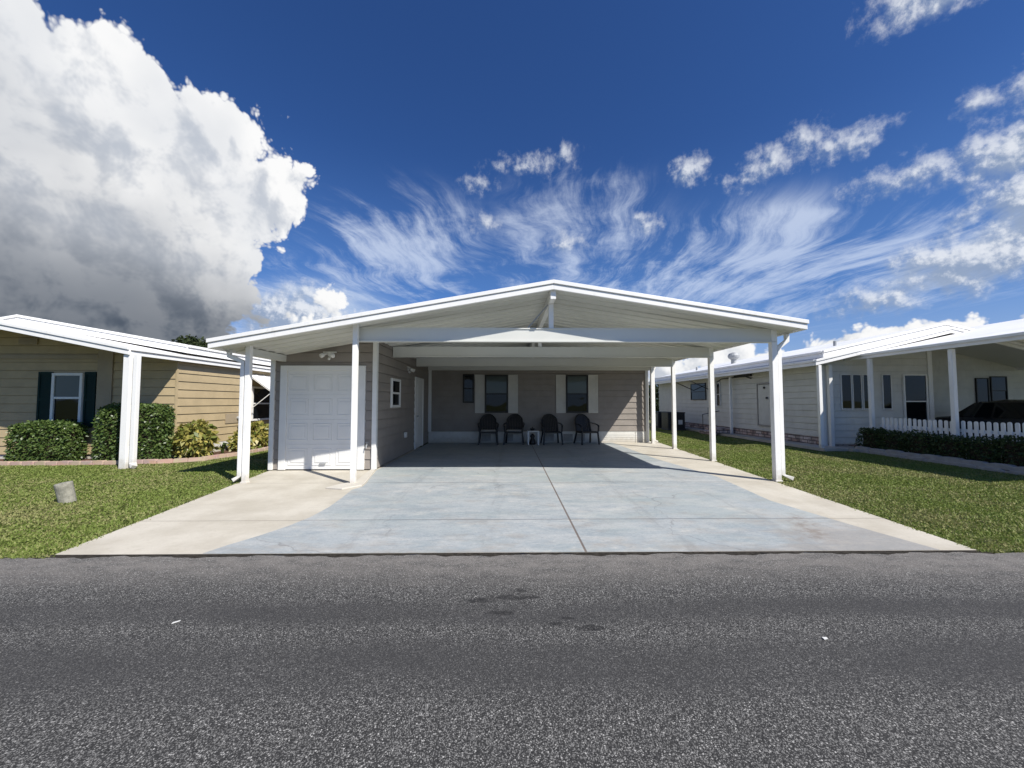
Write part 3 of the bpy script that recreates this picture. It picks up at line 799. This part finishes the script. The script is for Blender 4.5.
# ---- tan house
A = thing('house', (-12.2, 14, 0), 'tan lap sided house with green shutters and white low gable roof', 'house')
ro, sl = gable_roof(A, -12.5, 3.44, -8.0, 2.555, 8.2, 24, .155, 1)
ro2, sl2 = gable_roof(A, -12.5, 3.62, -8.2, 2.86, 9.9, 24, .205, 1)
cz = 3.44 - .1
fA = Fr((0, 9.6, 0), (1, 0, 0), (0, -1, 0))
w = MB(); lap(w, fA, -16.6, -8.15, .12, 3.4, .205, tops=((sl, cz + sl * 12.5), (-sl, cz - sl * 12.5)))
fB = Fr((-8.15, 0, 0), (0, 1, 0), (1, 0, 0)); lap(w, fB, 9.6, 23.8, .27, 2.50, .205)
w.build('wall', 'tan_siding', A, recalc=False)
w = MB(); w.box(-16.6, -8.18, 9.62, 9.8, 0, .27); w.box(-8.4, -8.13, 9.61, 23.8, 0, .27)
sk = w.build('skirting', 'white_skirt', A)
for yy in (11.4, 13.2, 15.4): MB().box(-8.13, -8.115, yy - .15, yy + .15, .06, .22).build('vent', 'grey_metal', sk)
w = MB(); fA.box(w, -10.06, -9.70, .12, 2.80, .017, .04); w.build('trim_board', 'tan_trim', A)
w = MB(); fA.box(w, -16.5, -10.06, 2.46, 2.55, .017, .045); w.build('trim_band', 'tan_trim', A)
w = MB(); w.prism([(-8.17, 9.578, .12), (-8.13, 9.578, .12), (-8.13, 9.62, .12), (-8.17, 9.62, .12)], (0, 0, 2.28)); w.build('corner_trim', 'tan_siding', A)
window(A, fA, -11.12, -10.38, .82, 2.11, 'white_trim', mid=1.50, fw=.065, n0=.014, depth=.06, panes=('glass_blind_reflect', 'glass_dark'))
shutter(A, fA, -11.48, -11.14, .78, 2.14, 'green_shutter', n0=.014); shutter(A, fA, -10.36, -10.09, .78, 2.14, 'green_shutter', n0=.014)
w = MB(); fA.box(w, -12.0, -11.55, 2.82, 2.97, .017, .05); [fA.box(w, -11.98, -11.57, 2.87 + k * .03, 2.882 + k * .03, .05, .06) for k in range(4)]; w.build('gable_vent', 'tan_trim', A)
w = MB(); w.box(-8.14, -8.0, 8.24, 8.36, -.01, 2.41); w.build('post', 'white_paint', A, bev=.006)
downspout(A, [(-7.90, 8.30, 2.42), (-7.90, 8.30, 2.3), (-7.90, 8.30, .12), (-7.80, 8.22, .04)], r=.062)
window(A, fB, 12.35, 13.45, .80, 1.90, 'white_trim', fw=.06, n0=.014, depth=.05, panes=('glass_dark', 'glass_dark'))
aw = MB(); aw.prism([(-8.13, 12.15, 2.28), (-7.36, 12.15, 1.72), (-7.38, 12.15, 1.70), (-8.13, 12.15, 2.24)], (0, 1.5, 0))
for k in range(5): aw.prism([(-8.13, 12.15 + k * .37, 2.30), (-7.35, 12.15 + k * .37, 1.735), (-7.37, 12.15 + k * .37, 1.715), (-8.13, 12.15 + k * .37, 2.27)], (0, .03, 0))
awo = aw.build('awning', 'white_paint', A)
for yy in (12.2, 13.6):
    MB().bar((-8.13, yy, 1.1), (-7.40, yy, 1.70), .02, .02).build('awning_arm', 'white_trim', awo)
# hose box on the side wall
w = MB(); fB.box(w, 11.25, 12.0, .78, 1.06, .017, .03); w.build('utility_plate', 'tan_trim', A)
hr = MB(); hr.tube([fB.p(11.75, .92, .03), fB.p(11.75, .92, .14)], .05, 12); hr.tube([fB.p(11.75, .92, .10), fB.p(11.75, .80, .12), fB.p(11.72, .74, .08)], .018, 8); hr.build('meter', 'grey_metal', A)
# bed edging and mulch
def course(mb, path, w, z0, z1, step, wob):
    """one continuous row of edging blocks, notched at the joints"""
    pts = []
    for (a, b) in zip(path, path[1:]):
        L = math.hypot(b[0] - a[0], b[1] - a[1]); n = max(1, int(L / step)); tx, ty = (b[0] - a[0]) / L, (b[1] - a[1]) / L
        for k in range(n):
            dz = random.uniform(-wob, wob); dw = random.uniform(-wob, wob)
            for f, jn in ((k / n + .002, 1), (k / n + .03 / n + .012, 0), ((k + 1) / n - .03 / n - .012, 0), ((k + 1) / n - .002, 1)):
                pts.append((a[0] + (b[0] - a[0]) * f + ty * dw, a[1] + (b[1] - a[1]) * f - tx * dw, z1 + dz - .022 * jn, w - .018 * jn, -ty, tx))
    i0 = len(mb.v)
    for (x, y, z, ww, nx, ny) in pts:
        mb.v += [(x - nx * ww / 2, y - ny * ww / 2, z0), (x - nx * ww / 2, y - ny * ww / 2, z), (x + nx * ww / 2, y + ny * ww / 2, z), (x + nx * ww / 2, y + ny * ww / 2, z0)]
    for k in range(len(pts) - 1):
        for q in range(3):
            a = i0 + k * 4 + q; mb.f.append((a, a + 1, a + 5, a + 4)); mb.mi.append(0)
    for k in (0, len(pts) - 1): mb.f.append(tuple(i0 + k * 4 + q for q in range(4))); mb.mi.append(0)
    return mb
path = [(-14.5, 8.72), (-12.0, 8.74), (-10.2, 8.76), (-9.0, 8.82), (-8.0, 8.98), (-7.30, 9.4), (-7.05, 10.2), (-7.0, 12.0), (-7.0, 13.8)]
tag(course(MB(), path, .11, -.04, .085, .23, .008).build('brick_edging', 'edging_brick', None), 'low pinkish brick edging along the planting bed of the tan house', 'edging')
mb = MB(); mb.prism([(x, y, -.02) for x, y in path] + [(-8.12, 13.8, -.02), (-8.12, 9.6, -.02), (-14.5, 9.6, -.02)], (0, 0, .035))
struct('planting_bed', mb, 'mulch')

# ---- white house
B = thing('house', (13, 14, 0), 'white sided house with a shaded carport and brick skirting', 'house')
rb1, s1 = gable_roof(B, 13.0, 3.58, 8.95, 2.62, 11.0, 24.4, .16, 1)
rb2, s2 = gable_roof(B, 13.0, 3.74, 9.3, 2.90, 11.15, 24.4, .19, 1)
rb3, s3 = gable_roof(B, 15.5, 3.90, 10.3, 2.79, 5.0, 12.7, .14, 1)
fC = Fr((9.6, 0, 0), (0, 1, 0), (-1, 0, 0)); w = MB(); lap(w, fC, 11.6, 24.2, .32, 2.62, .2, groove=.016)
fD = Fr((0, 11.6, 0), (1, 0, 0), (0, -1, 0)); lap(w, fD, 9.6, 12.95, .12, 3.3, .2, tops=((s1, 3.58 - .1 - s1 * 13.0),), groove=.016)
fE = Fr((12.95, 0, 0), (0, 1, 0), (1, 0, 0)); lap(w, fE, 11.6, 12.6, .12, 3.2, .2)
fG = Fr((0, 12.6, 0), (1, 0, 0), (0, -1, 0)); lap(w, fG, 12.95, 20.5, .05, 3.3, .2, tops=((-s3, 3.90 - .1 + s3 * 15.5),))
w.build('wall', 'white_siding', B, recalc=False)
w = MB(); w.box(9.56, 9.75, 11.64, 24.2, 0.0, .32); w.box(9.58, 12.9, 11.585, 11.75, 0, .12); w.build('skirting', 'brick_skirt', B)
w = MB(); w.box(9.545, 9.70, 11.56, 11.72, .05, 2.50); w.build('corner_trim', 'white_trim', B); w = MB(); w.box(12.86, 12.99, 11.56, 11.62, .05, 3.2); w.build('corner_trim', 'white_trim', B)
w = MB(); w.prism([(9.02, 10.9, -.05), (9.7, 10.9, -.05), (9.7, 24, -.05), (9.02, 24, -.05)], (0, 0, .13)); w.box(9.7, 10.35, 10.75, 11.6, -.05, .075); w.build('concrete_ledge', 'tan_concrete', B)
# front windows in the shade
for (a, b) in ((10.15, 10.47), (10.50, 10.78), (10.82, 11.10), (11.42, 11.70)):
    window(B, fD, a, b, 1.16, 2.24, 'white_trim', mid=1.20, fw=.02, n0=.014, depth=.04, panes=('glass_dark', 'glass_dark'))
window(B, fD, 12.06, 12.80, .55, 2.25, 'white_trim', mid=1.42, fw=.045, n0=.014, depth=.05, panes=('glass_dark', 'glass_dark'), name='door')
window(B, fG, 15.55, 15.98, .6, 2.2, 'black_frame', fw=.03, n0=.014, panes=('glass_dark', 'glass_dark'))
window(B, fG, 16.05, 16.6, 1.3, 2.25, 'black_frame', fw=.03, n0=.014, panes=('glass_dark', 'glass_dark'))
def bpost(x, y, z1, w=.09, z0=0.0): MB().box(x - w / 2, x + w / 2, y - w / 2, y + w / 2, z0, z1).build('post', 'white_paint', B, bev=.005)
for (x, y, z1) in ((9.07, 11.05, 2.47), (10.38, 10.85, 2.64), (10.42, 8.85, 2.64), (10.42, 6.6, 2.64), (9.42, 16.1, 2.46)): bpost(x, y, z1)
w = MB(); w.box(9.66, 9.76, 11.40, 11.50, .05, 2.52); w.build('post', 'white_trim', B)
w = MB(); fC.box(w, 13.86, 14.54, .56, 2.04, .012, .045); dB = w.build('utility_door', 'white_siding', B, bev=.003)
w = MB(); fC.box(w, 13.79, 13.84, .50, 2.10, .012, .055); fC.box(w, 14.56, 14.61, .50, 2.10, .012, .055); fC.box(w, 13.84, 14.56, 2.055, 2.10, .012, .055); fC.box(w, 13.84, 14.56, .50, .545, .012, .055); w.build('door_frame', 'cushion', dB)
w = MB(); [fC.box(w, yy - .035, yy + .035, zz - .04, zz + .04, .06, .09) for yy, zz in ((14.15, 1.93), (14.02, 1.55))]; w.build('handle', 'dark_metal', dB)
window(B, fC, 18.4, 19.9, 1.5, 2.33, 'black_frame', fw=.04, n0=.014, panes=('glass_dark', 'glass_dark'))
for yy in (18.1, 19.6):
    MB().bar((9.58, yy, 1.98), (8.62, yy, 2.42), .035, .03).build('awning_arm', 'dark_metal', B)
window(B, fC, 17.15, 17.45, 1.2, 2.3, 'white_trim', fw=.03, n0=.014, panes=('glass_dark', 'glass_dark'))
st = MB(); st.box(8.85, 9.55, 16.2, 17.2, .08, .28); st.box(8.6, 8.85, 16.2, 17.2, .0, .16); sto = st.build('steps', 'brick_skirt', B, bev=.01)
rl = MB(); rl.tube([(8.75, 17.15, .0), (8.75, 17.15, .85), (9.5, 17.15, 1.0)], .018, 6); rl.tube([(8.75, 16.25, .0), (8.75, 16.25, .85)], .018, 6); rl.build('handrail', 'dark_metal', sto)
for (x, y) in ((10.6, 15.0), (10.2, 20.5), (11.0, 12.7)):
    z = 2.90 + s2 * (x - 9.3); v = MB(); v.tube([(x, y, z - .05), (x, y, z + .16)], .05, 8); v.build('roof_pipe', 'grey_metal', B)
z = 2.90 + s2 * (10.9 - 9.3)
v = MB(); v.tube([(10.9, 18.3, z - .05), (10.9, 18.3, z + .18)], .12, 12); lathe(v, 10.9, 18.3, [(.14, z + .18), (.24, z + .26), (.26, z + .36), (.20, z + .46), (.05, z + .52)]); v.build('roof_vent', 'grey_metal', B)
# wiring conduit under the eave
MB().tube([(9.54, 14.9, 2.32), (9.54, 15.3, 2.42), (9.54, 17.0, 2.42), (9.54, 17.4, 2.3)], .02, 6).build('conduit', 'dark_metal', B)
MB().box(9.50, 9.58, 14.9, 16.0, 2.42, 2.50).build('light_strip', 'dark_metal', B)
# carport slab of the white house
w = MB(); w.prism([(10.6, 4.2, -.05), (17.2, 4.2, -.05), (17.2, 12.6, -.05), (10.6, 12.6, -.05)], (0, 0, .06)); struct('pavement', w, 'tan_concrete')

# air conditioner
t = thing('air_conditioner', (8.35, 19.3, 0), 'black air conditioner unit standing beside the white house', 'air conditioner')
m = MB(); m.box(7.92, 8.76, 18.9, 19.7, .06, .86); m.box(7.90, 8.78, 18.88, 19.72, .84, .90); m.box(7.9, 8.8, 18.85, 19.75, -.02, .06); m.build('casing', 'dark_metal', t, bev=.015)
m = MB(); [m.box(8.0, 8.68, 18.885, 18.90, .14 + k * .05, .16 + k * .05) for k in range(13)]; [m.box(7.905, 7.92, 18.98, 19.62, .14 + k * .05, .16 + k * .05) for k in range(13)]; m.build('grille', 'black_frame', t)
MB().box(8.42, 8.62, 18.868, 18.884, .30, .52).build('sticker', 'paper', t)
t = thing('air_conditioner', (8.5, 21.0, 0), 'grey boxed unit behind the black air conditioner', 'air conditioner')
m = MB(); m.box(8.1, 8.85, 20.6, 21.4, 0, .88); m.build('casing', 'dark_metal', t, bev=.015)
m = MB(); [m.box(8.085, 8.1, 20.68, 21.32, .14 + k * .05, .16 + k * .05) for k in range(13)]; m.build('grille', 'grey_metal', t)
# electric meter
t = thing('electric_meter', (9.5, 17.9, 0), 'grey electric meter box on the white siding near the steps', 'meter')
MB().box(9.46, 9.585, 17.8, 18.1, .75, 1.15).build('box', 'grey_metal', t, bev=.01)
MB().tube([(9.54, 17.95, .0), (9.54, 17.95, .75)], .02, 8).build('conduit', 'grey_metal', t)

# picket fence
F = thing('picket_fence', (10.52, 8.3, 0), 'white picket fence along the carport behind the low bushes', 'fence')
for z in (.36, .74):
    MB().box(10.52, 10.56, 5.3, 10.78, z - .035, z + .035).build('rail', 'fence_white', F)
pk = None; y = 5.34; k = 0
while y < 10.75:
    if pk is None:
        m = MB(); prof = [(-.033, .06), (.033, .06), (.033, .93)] + [(.033 * math.cos(q * math.pi / 6), .93 + .035 * math.sin(q * math.pi / 6)) for q in range(1, 6)] + [(-.033, .93)]
        m.prism([(10.495, y + a, b) for a, b in prof], (.024, 0, 0)); pk = m.build('picket', 'fence_white', F)
    else:
        c = pk.copy(); col.objects.link(c); c.parent = F; c.location = (random.uniform(-.003, .003), .118 * k, random.uniform(-.012, .012)); c.rotation_euler = (R(random.uniform(-.3, .3)), 0, 0)
    y += .118; k += 1
# bushes in front of the fence
for k in range(9):
    y0 = 5.35 + k * .63; hh = .64 + random.uniform(-.05, .05)
    hedge('bush', 10.03, 10.44, y0, y0 + .64 + random.uniform(-.04, .02), hh, 2300, .055, 'box_leaf', 'low clipped dark bush in the row before the white picket fence', 40 + k, 'clipped bushes before the picket fence', .09, .05)
# stone border, two courses of blocks
sb = MB()
course(sb, [(9.92, 5.2), (9.92, 10.9)], .14, -.04, .07, .45, .01); course(sb, [(9.945, 5.3), (9.945, 10.9)], .13, .06, .155, .42, .012)
tag(sb.build('stone_border', 'grey_stone', None, bev=.012), 'low grey stone border edging the bed of dark bushes', 'border')
mb = MB(); mb.prism([(9.95, 5.2, -.02), (10.6, 5.2, -.02), (10.6, 10.85, -.02), (9.95, 10.85, -.02)], (0, 0, .06)); struct('planting_bed', mb, 'mulch')

# parked car, its tail towards the house
def car():
    X0, X1 = 13.35, 15.1; xm = (X0 + X1) / 2; Y0, Y1 = 7.75, 12.15
    t = thing('parked_car', (xm, 10, 0.01), 'dark sedan parked under the carport of the white house', 'car')
    prof = [(Y1, .42), (Y1 + .02, .62), (Y1 - .04, .88), (Y1 - .25, .95), (Y1 - .55, .98), (Y1 - 1.25, 1.40), (Y1 - 1.75, 1.47), (Y1 - 2.3, 1.44), (Y1 - 3.1, 1.02), (Y1 - 3.3, .97), (Y0 + .35, .86), (Y0 + .06, .72), (Y0, .5), (Y0 + .04, .30), (Y0 + .4, .22), (Y1 - .4, .22), (Y1 - .05, .30)]
    m = MB(); n = len(prof)
    secs = []
    for (fx, ins) in ((0, 1), (.05, .3), (.12, 0), (.88, 0), (.95, .3), (1, 1)):
        ring = []
        for (yy, zz) in prof:
            tum = max(0, zz - .92) * .42
            x = X0 + (X1 - X0) * fx; x = xm + (x - xm) * (1 - tum)
            ring.append((x, yy + (10 - yy) * .012 * ins * 2, zz - (.05 * ins if zz > .5 else -.02 * ins)))
        i = len(m.v); m.v += ring; secs.append(i)
    for a, b in zip(secs, secs[1:]):
        for q in range(n): m.f.append((a + q, a + (q + 1) % n, b + (q + 1) % n, b + q)); m.mi.append(0)
    m.f.append(tuple(secs[0] + q for q in range(n))); m.f.append(tuple(secs[-1] + q for q in range(n))[::-1]); m.mi += [0, 0]
    m.build('body', 'car_paint', t, bev=.03, smooth=False)
    tumx = lambda z, s: (xm + s * (X1 - X0) / 2 * (1 - max(0, z - .92) * .42)) + s * .006
    for s in (-1, 1):
        for (ya, yb, ra, rb_) in ((Y1 - .72, Y1 - 1.62, Y1 - 1.18, Y1 - 1.62), (Y1 - 1.70, Y1 - 2.92, Y1 - 1.70, Y1 - 2.36)):
            g = MB(); g.prism([(tumx(.98, s), ya, .98), (tumx(.98, s), yb, .98), (tumx(1.38, s), rb_, 1.38), (tumx(1.38, s), ra, 1.38)], (-s * .01, 0, 0)); g.build('side_window', 'glass_dark', t)
        MB().box(xm + s * .66 - .16, xm + s * .66 + .16, Y1 - .02, Y1 + .035, .66, .82).build('tail_light', 'tail_red', t, bev=.02)
        MB().box(xm + s * .62 - .18, xm + s * .62 + .18, Y0 - .005, Y0 + .12, .60, .70).build('headlight', 'grey_metal', t, bev=.02)
        for yy in (Y0 + .85, Y1 - .85):
            w = MB(); xo = xm + s * .87; w.tube([(xo - s * .2, yy, .32), (xo, yy, .32)], .32, 24); wo = w.build('wheel', 'rubber', t, bev=.02)
            r = MB(); r.tube([(xo, yy, .32), (xo + s * .012, yy, .32)], .20, 18); r.build('rim', 'grey_metal', wo)
        MB().box(xm + s * .95 - .1, xm + s * .95 + .1, Y1 - 2.95, Y1 - 2.85, .98, 1.10).build('mirror', 'car_paint', t, bev=.02)
    g = MB(); g.prism([(xm - .66, Y1 - .60, 1.02), (xm + .66, Y1 - .60, 1.02), (xm + .58, Y1 - 1.22, 1.395), (xm - .58, Y1 - 1.22, 1.395)], (0, .008, .012)); g.build('rear_window', 'glass_dark', t)
    g = MB(); g.prism([(xm - .58, Y1 - 2.34, 1.425), (xm + .58, Y1 - 2.34, 1.425), (xm + .70, Y1 - 3.06, 1.045), (xm - .70, Y1 - 3.06, 1.045)], (0, -.008, .012)); g.build('windscreen', 'glass_dark', t)
    MB().box(xm - .7, xm + .7, Y1 + .0, Y1 + .045, .52, .56).build('bumper_strip', 'grey_metal', t)
car()

# leaning concrete cylinder on the lawn
m = MB(); lathe(m, 0, 0, [(.088, -.10), (.090, .10), (.092, .225), (.090, .242), (.01, .244)], 24)
o = m.build('concrete_cylinder', 'mossy_concrete', None, smooth=False, bev=.004); o.location = (-6.18, 5.56, .03); o.rotation_euler = (R(7), R(-8), 0)
cp = lathe(MB(), 0, 0, [(.096, .238), (.098, .247), (.093, .254), (.052, .255), (.046, .25), (.01, .251)], 24).build('pale_top', 'grey_stone', o)  # added cap, a lighter grey than the side of the cylinder
tag(o, 'short leaning mossy concrete cylinder standing on the lawn', 'concrete marker')
# scraps on the road
for (x, y, a, l, w_, lb) in ((-2.10, 2.54, .8, .065, .018, 'thin white scrap lying on the asphalt left of the dark spots'), (1.88, 2.32, .2, .045, .03, 'small white scrap lying on the asphalt right of the dark spots')):
    m = MB(); m.prism([(-l, -w_, 0), (l * .7, -w_ * .8, 0), (l, w_ * .4, 0), (-l * .6, w_, 0)], (0, 0, .006))
    o = m.build('paper_scrap', 'paper', None); o.scale = (.36, .36, .6); o.location = (x, y, .004); o.rotation_euler = (0, 0, a); tag(o, lb, 'litter')

# ------------------------------------------------------------------ sky
SUN = Vector((.70, -.64, 1.0)).normalized()
el = math.asin(SUN.z); azs = math.atan2(SUN.x, SUN.y)
wd = bpy.data.worlds.new('World'); sc.world = wd; wd.use_nodes = True
V.nt = nt = wd.node_tree; nt.nodes.clear()
out = nt.nodes.new('ShaderNodeOutputWorld'); bg = nt.nodes.new('ShaderNodeBackground'); nt.links.new(bg.outputs[0], out.inputs[0])
sky = nt.nodes.new('ShaderNodeTexSky'); sky.sky_type = 'NISHITA'; sky.sun_disc = False
sky.sun_elevation = el; sky.sun_rotation = azs; sky.air_density = 1.0; sky.dust_density = .4; sky.ozone_density = 2.5
STR = .062; EXPO = .34
SKYTINT = (.42, .735, 1.27)
CAMP = 3.4
bg.inputs[1].default_value = STR
tc = nt.nodes.new('ShaderNodeTexCoord'); D = V(tc.outputs['Generated']); dx, dy, dz = sep(D)
AZ = V.m('ARCTAN2', dx, dy) * 57.29578; EL = V.m('ARCSINE', dz) * 57.29578
def lin(*c): return tuple(((x / 255 + .055) / 1.055) ** 2.4 / (STR * 2 ** EXPO) for x in c)
def blob(ax, ey, blobs, k):
    S = None
    for (bx, by, rx, ry) in blobs:
        qx = ax * (1.0 / rx) - bx / rx; qy = ey * (1.0 / ry) - by / ry
        d = (1.0 - V.m('SQRT', qx * qx + qy * qy)) * min(rx, ry)
        if S is None: S = d
        else:
            n = V.nt.nodes.new('ShaderNodeMath'); n.operation = 'SMOOTH_MAX'; V.put(n.inputs[0], S); V.put(n.inputs[1], d); n.inputs[2].default_value = k
            S = V(n.outputs[0])
    return S
def puffs(ax, ey, blobs, k, amp, vs, namp, seed, det=2):
    """positive inside a cumulus: union of discs (in degrees) with a billowing edge"""
    p = comb(ax + seed, ey + seed * .37)
    w1, w2, w3 = sep(noise(p, .16, 2, .5, color=True, dim='2D'))
    ux = ax + (w1 - .5) * 2.4; uy = ey + (w2 - .5) * 2.4
    b = voro(comb(ux + seed, uy), vs, det, .55, 2.4, dim='2D')
    f = noise(p, .6, 5, .56, dim='2D')
    return blob(ux, uy, blobs, k) + (.80 - b) * amp + (f - .5) * namp
c = V(sky.outputs[0])
# the deep clear blue of the photograph
c = mixc(1.0, c, SKYTINT, 'MULTIPLY')
# --- cirrus: parallel streaks high up, seen in perspective
zz = vmax(dz, .06); qx = dx / zz; qy = dy / zz
w1, w2, w3 = sep(noise(comb(qx, qy), .55, 3, .5, color=True, dim='2D'))
ux = qx - qy * .10 + (w1 - .5) * 1.0; uy = qy + (w2 - .5) * 1.0
n1 = noise(comb(ux * 4.0, uy * .60), 1.5, 9, .66, dim='2D')
n2 = noise(comb(ux * 1.2 + 5.0, uy * .7), 1.3, 8, .66, dim='2D')
def patch(a, e, ra, re):
    u = (AZ - a) * (1 / ra); v = (EL - e) * (1 / re)
    return sstep(1.0, .1, V.m('SQRT', u * u + v * v))
env = vmax(vmax(patch(10, 22, 18, 15), patch(-14, 21, 20, 12) * .78), vmax(patch(32, 16, 23, 11.5), vmax(patch(48, 15, 18, 8) * .9, patch(-27, 11, 18, 11))))
ci = sstep(.36, .88, n1 * .8 + .1 + (n2 - .5) * 1.15 + (env - .42) * .34) * sstep(0.0, .5, env)
back = sstep(75, 110, vabs(AZ)) * sstep(.52, .75, n1 + (n2 - .5) * .9) * .2
c = mixc(vmin(ci * .82 + back, .82), c, lin(214, 224, 242))
c = mixc(sstep(34, 4, EL) * .42, c, lin(112, 158, 222))
c = mixc(vmax(sstep(15, 0, EL) * .5, patch(-25, 10, 14, 8) * .75), c, lin(190, 208, 234))
# --- soft clouds: the grey white bank on the right and small puffs
SB = [(56, 22.0, 5.5, 2.6), (57.5, 17, 6, 3.6), (51.5, 13.4, 6.0, 2.6), (47.6, 22.6, 3.0, .9), (61, 26, 6, 3), (44.5, 11, 3.2, 1.3),
      (26, 29.2, 1.6, 1.3), (35.8, 27.8, 2.2, 1.0), (38.8, 29.2, 1.2, .9), (42.5, 27.4, 2.0, .9), (32.6, 26.6, 1.2, .6), (51.5, 36.8, 5.6, 2.2), (52.5, 26.6, .7, .6),
      (3.5, 32.4, 2.2, .5), (8.6, 33.2, 1.0, .6), (-29, 10.8, 6, 3.0), (-22, 9.6, 8, 2.6), (-27, 14.0, 3, 1.3), (9.0, 22.6, 1.4, .7), (20.5, 24.0, 1.2, .7), (-4.5, 30.0, .9, .5), (-3, 25.5, 1.2, .6)]
def soft(ax, ey):
    p = comb(ax + 40.0, ey)
    w1, w2, w3 = sep(noise(p, .35, 3, .6, color=True, dim='2D'))
    return blob(ax + (w1 - .5) * 4.0, ey + (w2 - .5) * 2.6, SB, .5) + .35 + (noise(p, .55, 6, .66, dim='2D') - .5) * 3.0
F = soft(AZ, EL); F1 = soft(AZ + .55, EL + .5)
a = sstep(-.75, 1.9, F) * .9
g = sstep(-.9, .8, (F - F1) * 1.2 + (EL - 24) * .03)
c = mixc(a, c, mixc(g, lin(148, 165, 192), lin(232, 236, 243)))
# --- cumulus: the great tower on the left and the crisp row low on the horizon
CB = [(-57, 22, 14, 12), (-38.5, 28.5, 5.8, 5.4), (-35.2, 29.6, 4.2, 4.0), (-32.0, 25.8, 4.6, 4.4), (-46, 27.5, 8.5, 7.6), (-62, 31, 12, 9), (-42, 19, 9, 8), (-38.0, 13.0, 6.0, 5.6), (-35.5, 22.5, 5.0, 4.0), (-39, 17, 6, 6), (-51, 8, 12, 9), (-43, 5.5, 9, 6.0), (-44, 9, 7, 6), (-70, 12, 18, 16),
      (-24.4, 12.4, 2.9, 2.5), (-27, 11.0, 3.2, 2.0), (-20, 9.6, 5, 2.2), (23, 4.6, 4.5, 2.6), (28.8, 5.0, 2.9, 2.6), (34, 3.6, 5, 3.0), (40, 4.3, 4, 3.2), (45.2, 6.2, 3.4, 2.2), (50.5, 6.2, 3.5, 2.6), (56, 6.4, 4.5, 3.2), (62, 7, 6, 4), (10, 5, 8, 3),
      (75, 6, 9, 5), (100, 4, 16, 3), (-105, 4, 18, 3)]
ck = dict(blobs=CB, k=1.0, amp=CAMP, vs=.17, namp=.55, seed=0.0, det=3)
F = puffs(AZ, EL, **ck); F1 = puffs(AZ + 1.0, EL + 1.05, **ck)
a = sstep(-.25, .6, F)
soft_ = noise(comb(AZ, EL), .085, 4, .5, dim='2D')
mids = noise(comb(AZ + 31.0, EL * 1.2), .10, 3, .5, dim='2D')
g0 = sstep(-1.2, 1.0, (F - F1) * .9)
left = sstep(-29.5, -31.0, AZ + (EL - 14) * .25)
dark = sstep(0.0, 1.0, (25.5 - EL + (-AZ - 38.0) * .42 + (soft_ - .5) * 13.0) * (1 / 19.0)) * left
mid = sstep(.32, .80, mids + sstep(-36, -56, AZ) * .16 + (1.0 - g0) * .12) * left
sh = (F - F1) * .75
rim = sstep(3.2, .0, F) * (.12 + .38 * left)
g = sstep(-1.9, 1.1, sh + rim - (1.0 - left) * (mids - .35) * 2.2)
br = (.18 + .82 * g) * (1.0 - mid * .34)
cl = mixc(br, lin(184, 192, 205), lin(252, 252, 252))
cl = mixc(dark * (.84 + (1.0 - g) * .16), cl, mixc(sstep(19, 7, EL), lin(150, 156, 166), lin(80, 90, 104)))
c = mixc(a, c, cl)
V.put(bg.inputs[0], c)
try: wd.cycles.sampling_method = 'NONE'
except Exception: pass

sl_ = bpy.data.lights.new('sun', 'SUN'); sl_.energy = 5.0; sl_.angle = R(.53); sl_.color = (1, .955, .88)
so = bpy.data.objects.new('sun', sl_); col.objects.link(so); so.rotation_euler = SUN.to_track_quat('Z', 'Y').to_euler(); so.location = (20, -18, 30)

# ------------------------------------------------------------------ camera
cam = bpy.data.cameras.new('camera'); cam.sensor_width = 36; cam.lens = 385 / 1024 * 36; cam.clip_end = 3000; cam.clip_start = .05
co = bpy.data.objects.new('camera', cam); col.objects.link(co); co.location = (0, 0, 1.4)
co.rotation_euler = (R(90 + 2.68), 0, R(-.74))
sc.camera = co
sc.view_settings.view_transform = 'Standard'; sc.view_settings.look = 'None'; sc.view_settings.exposure = EXPO; sc.view_settings.gamma = 1
sc.cycles.max_bounces = 6; sc.cycles.diffuse_bounces = 3
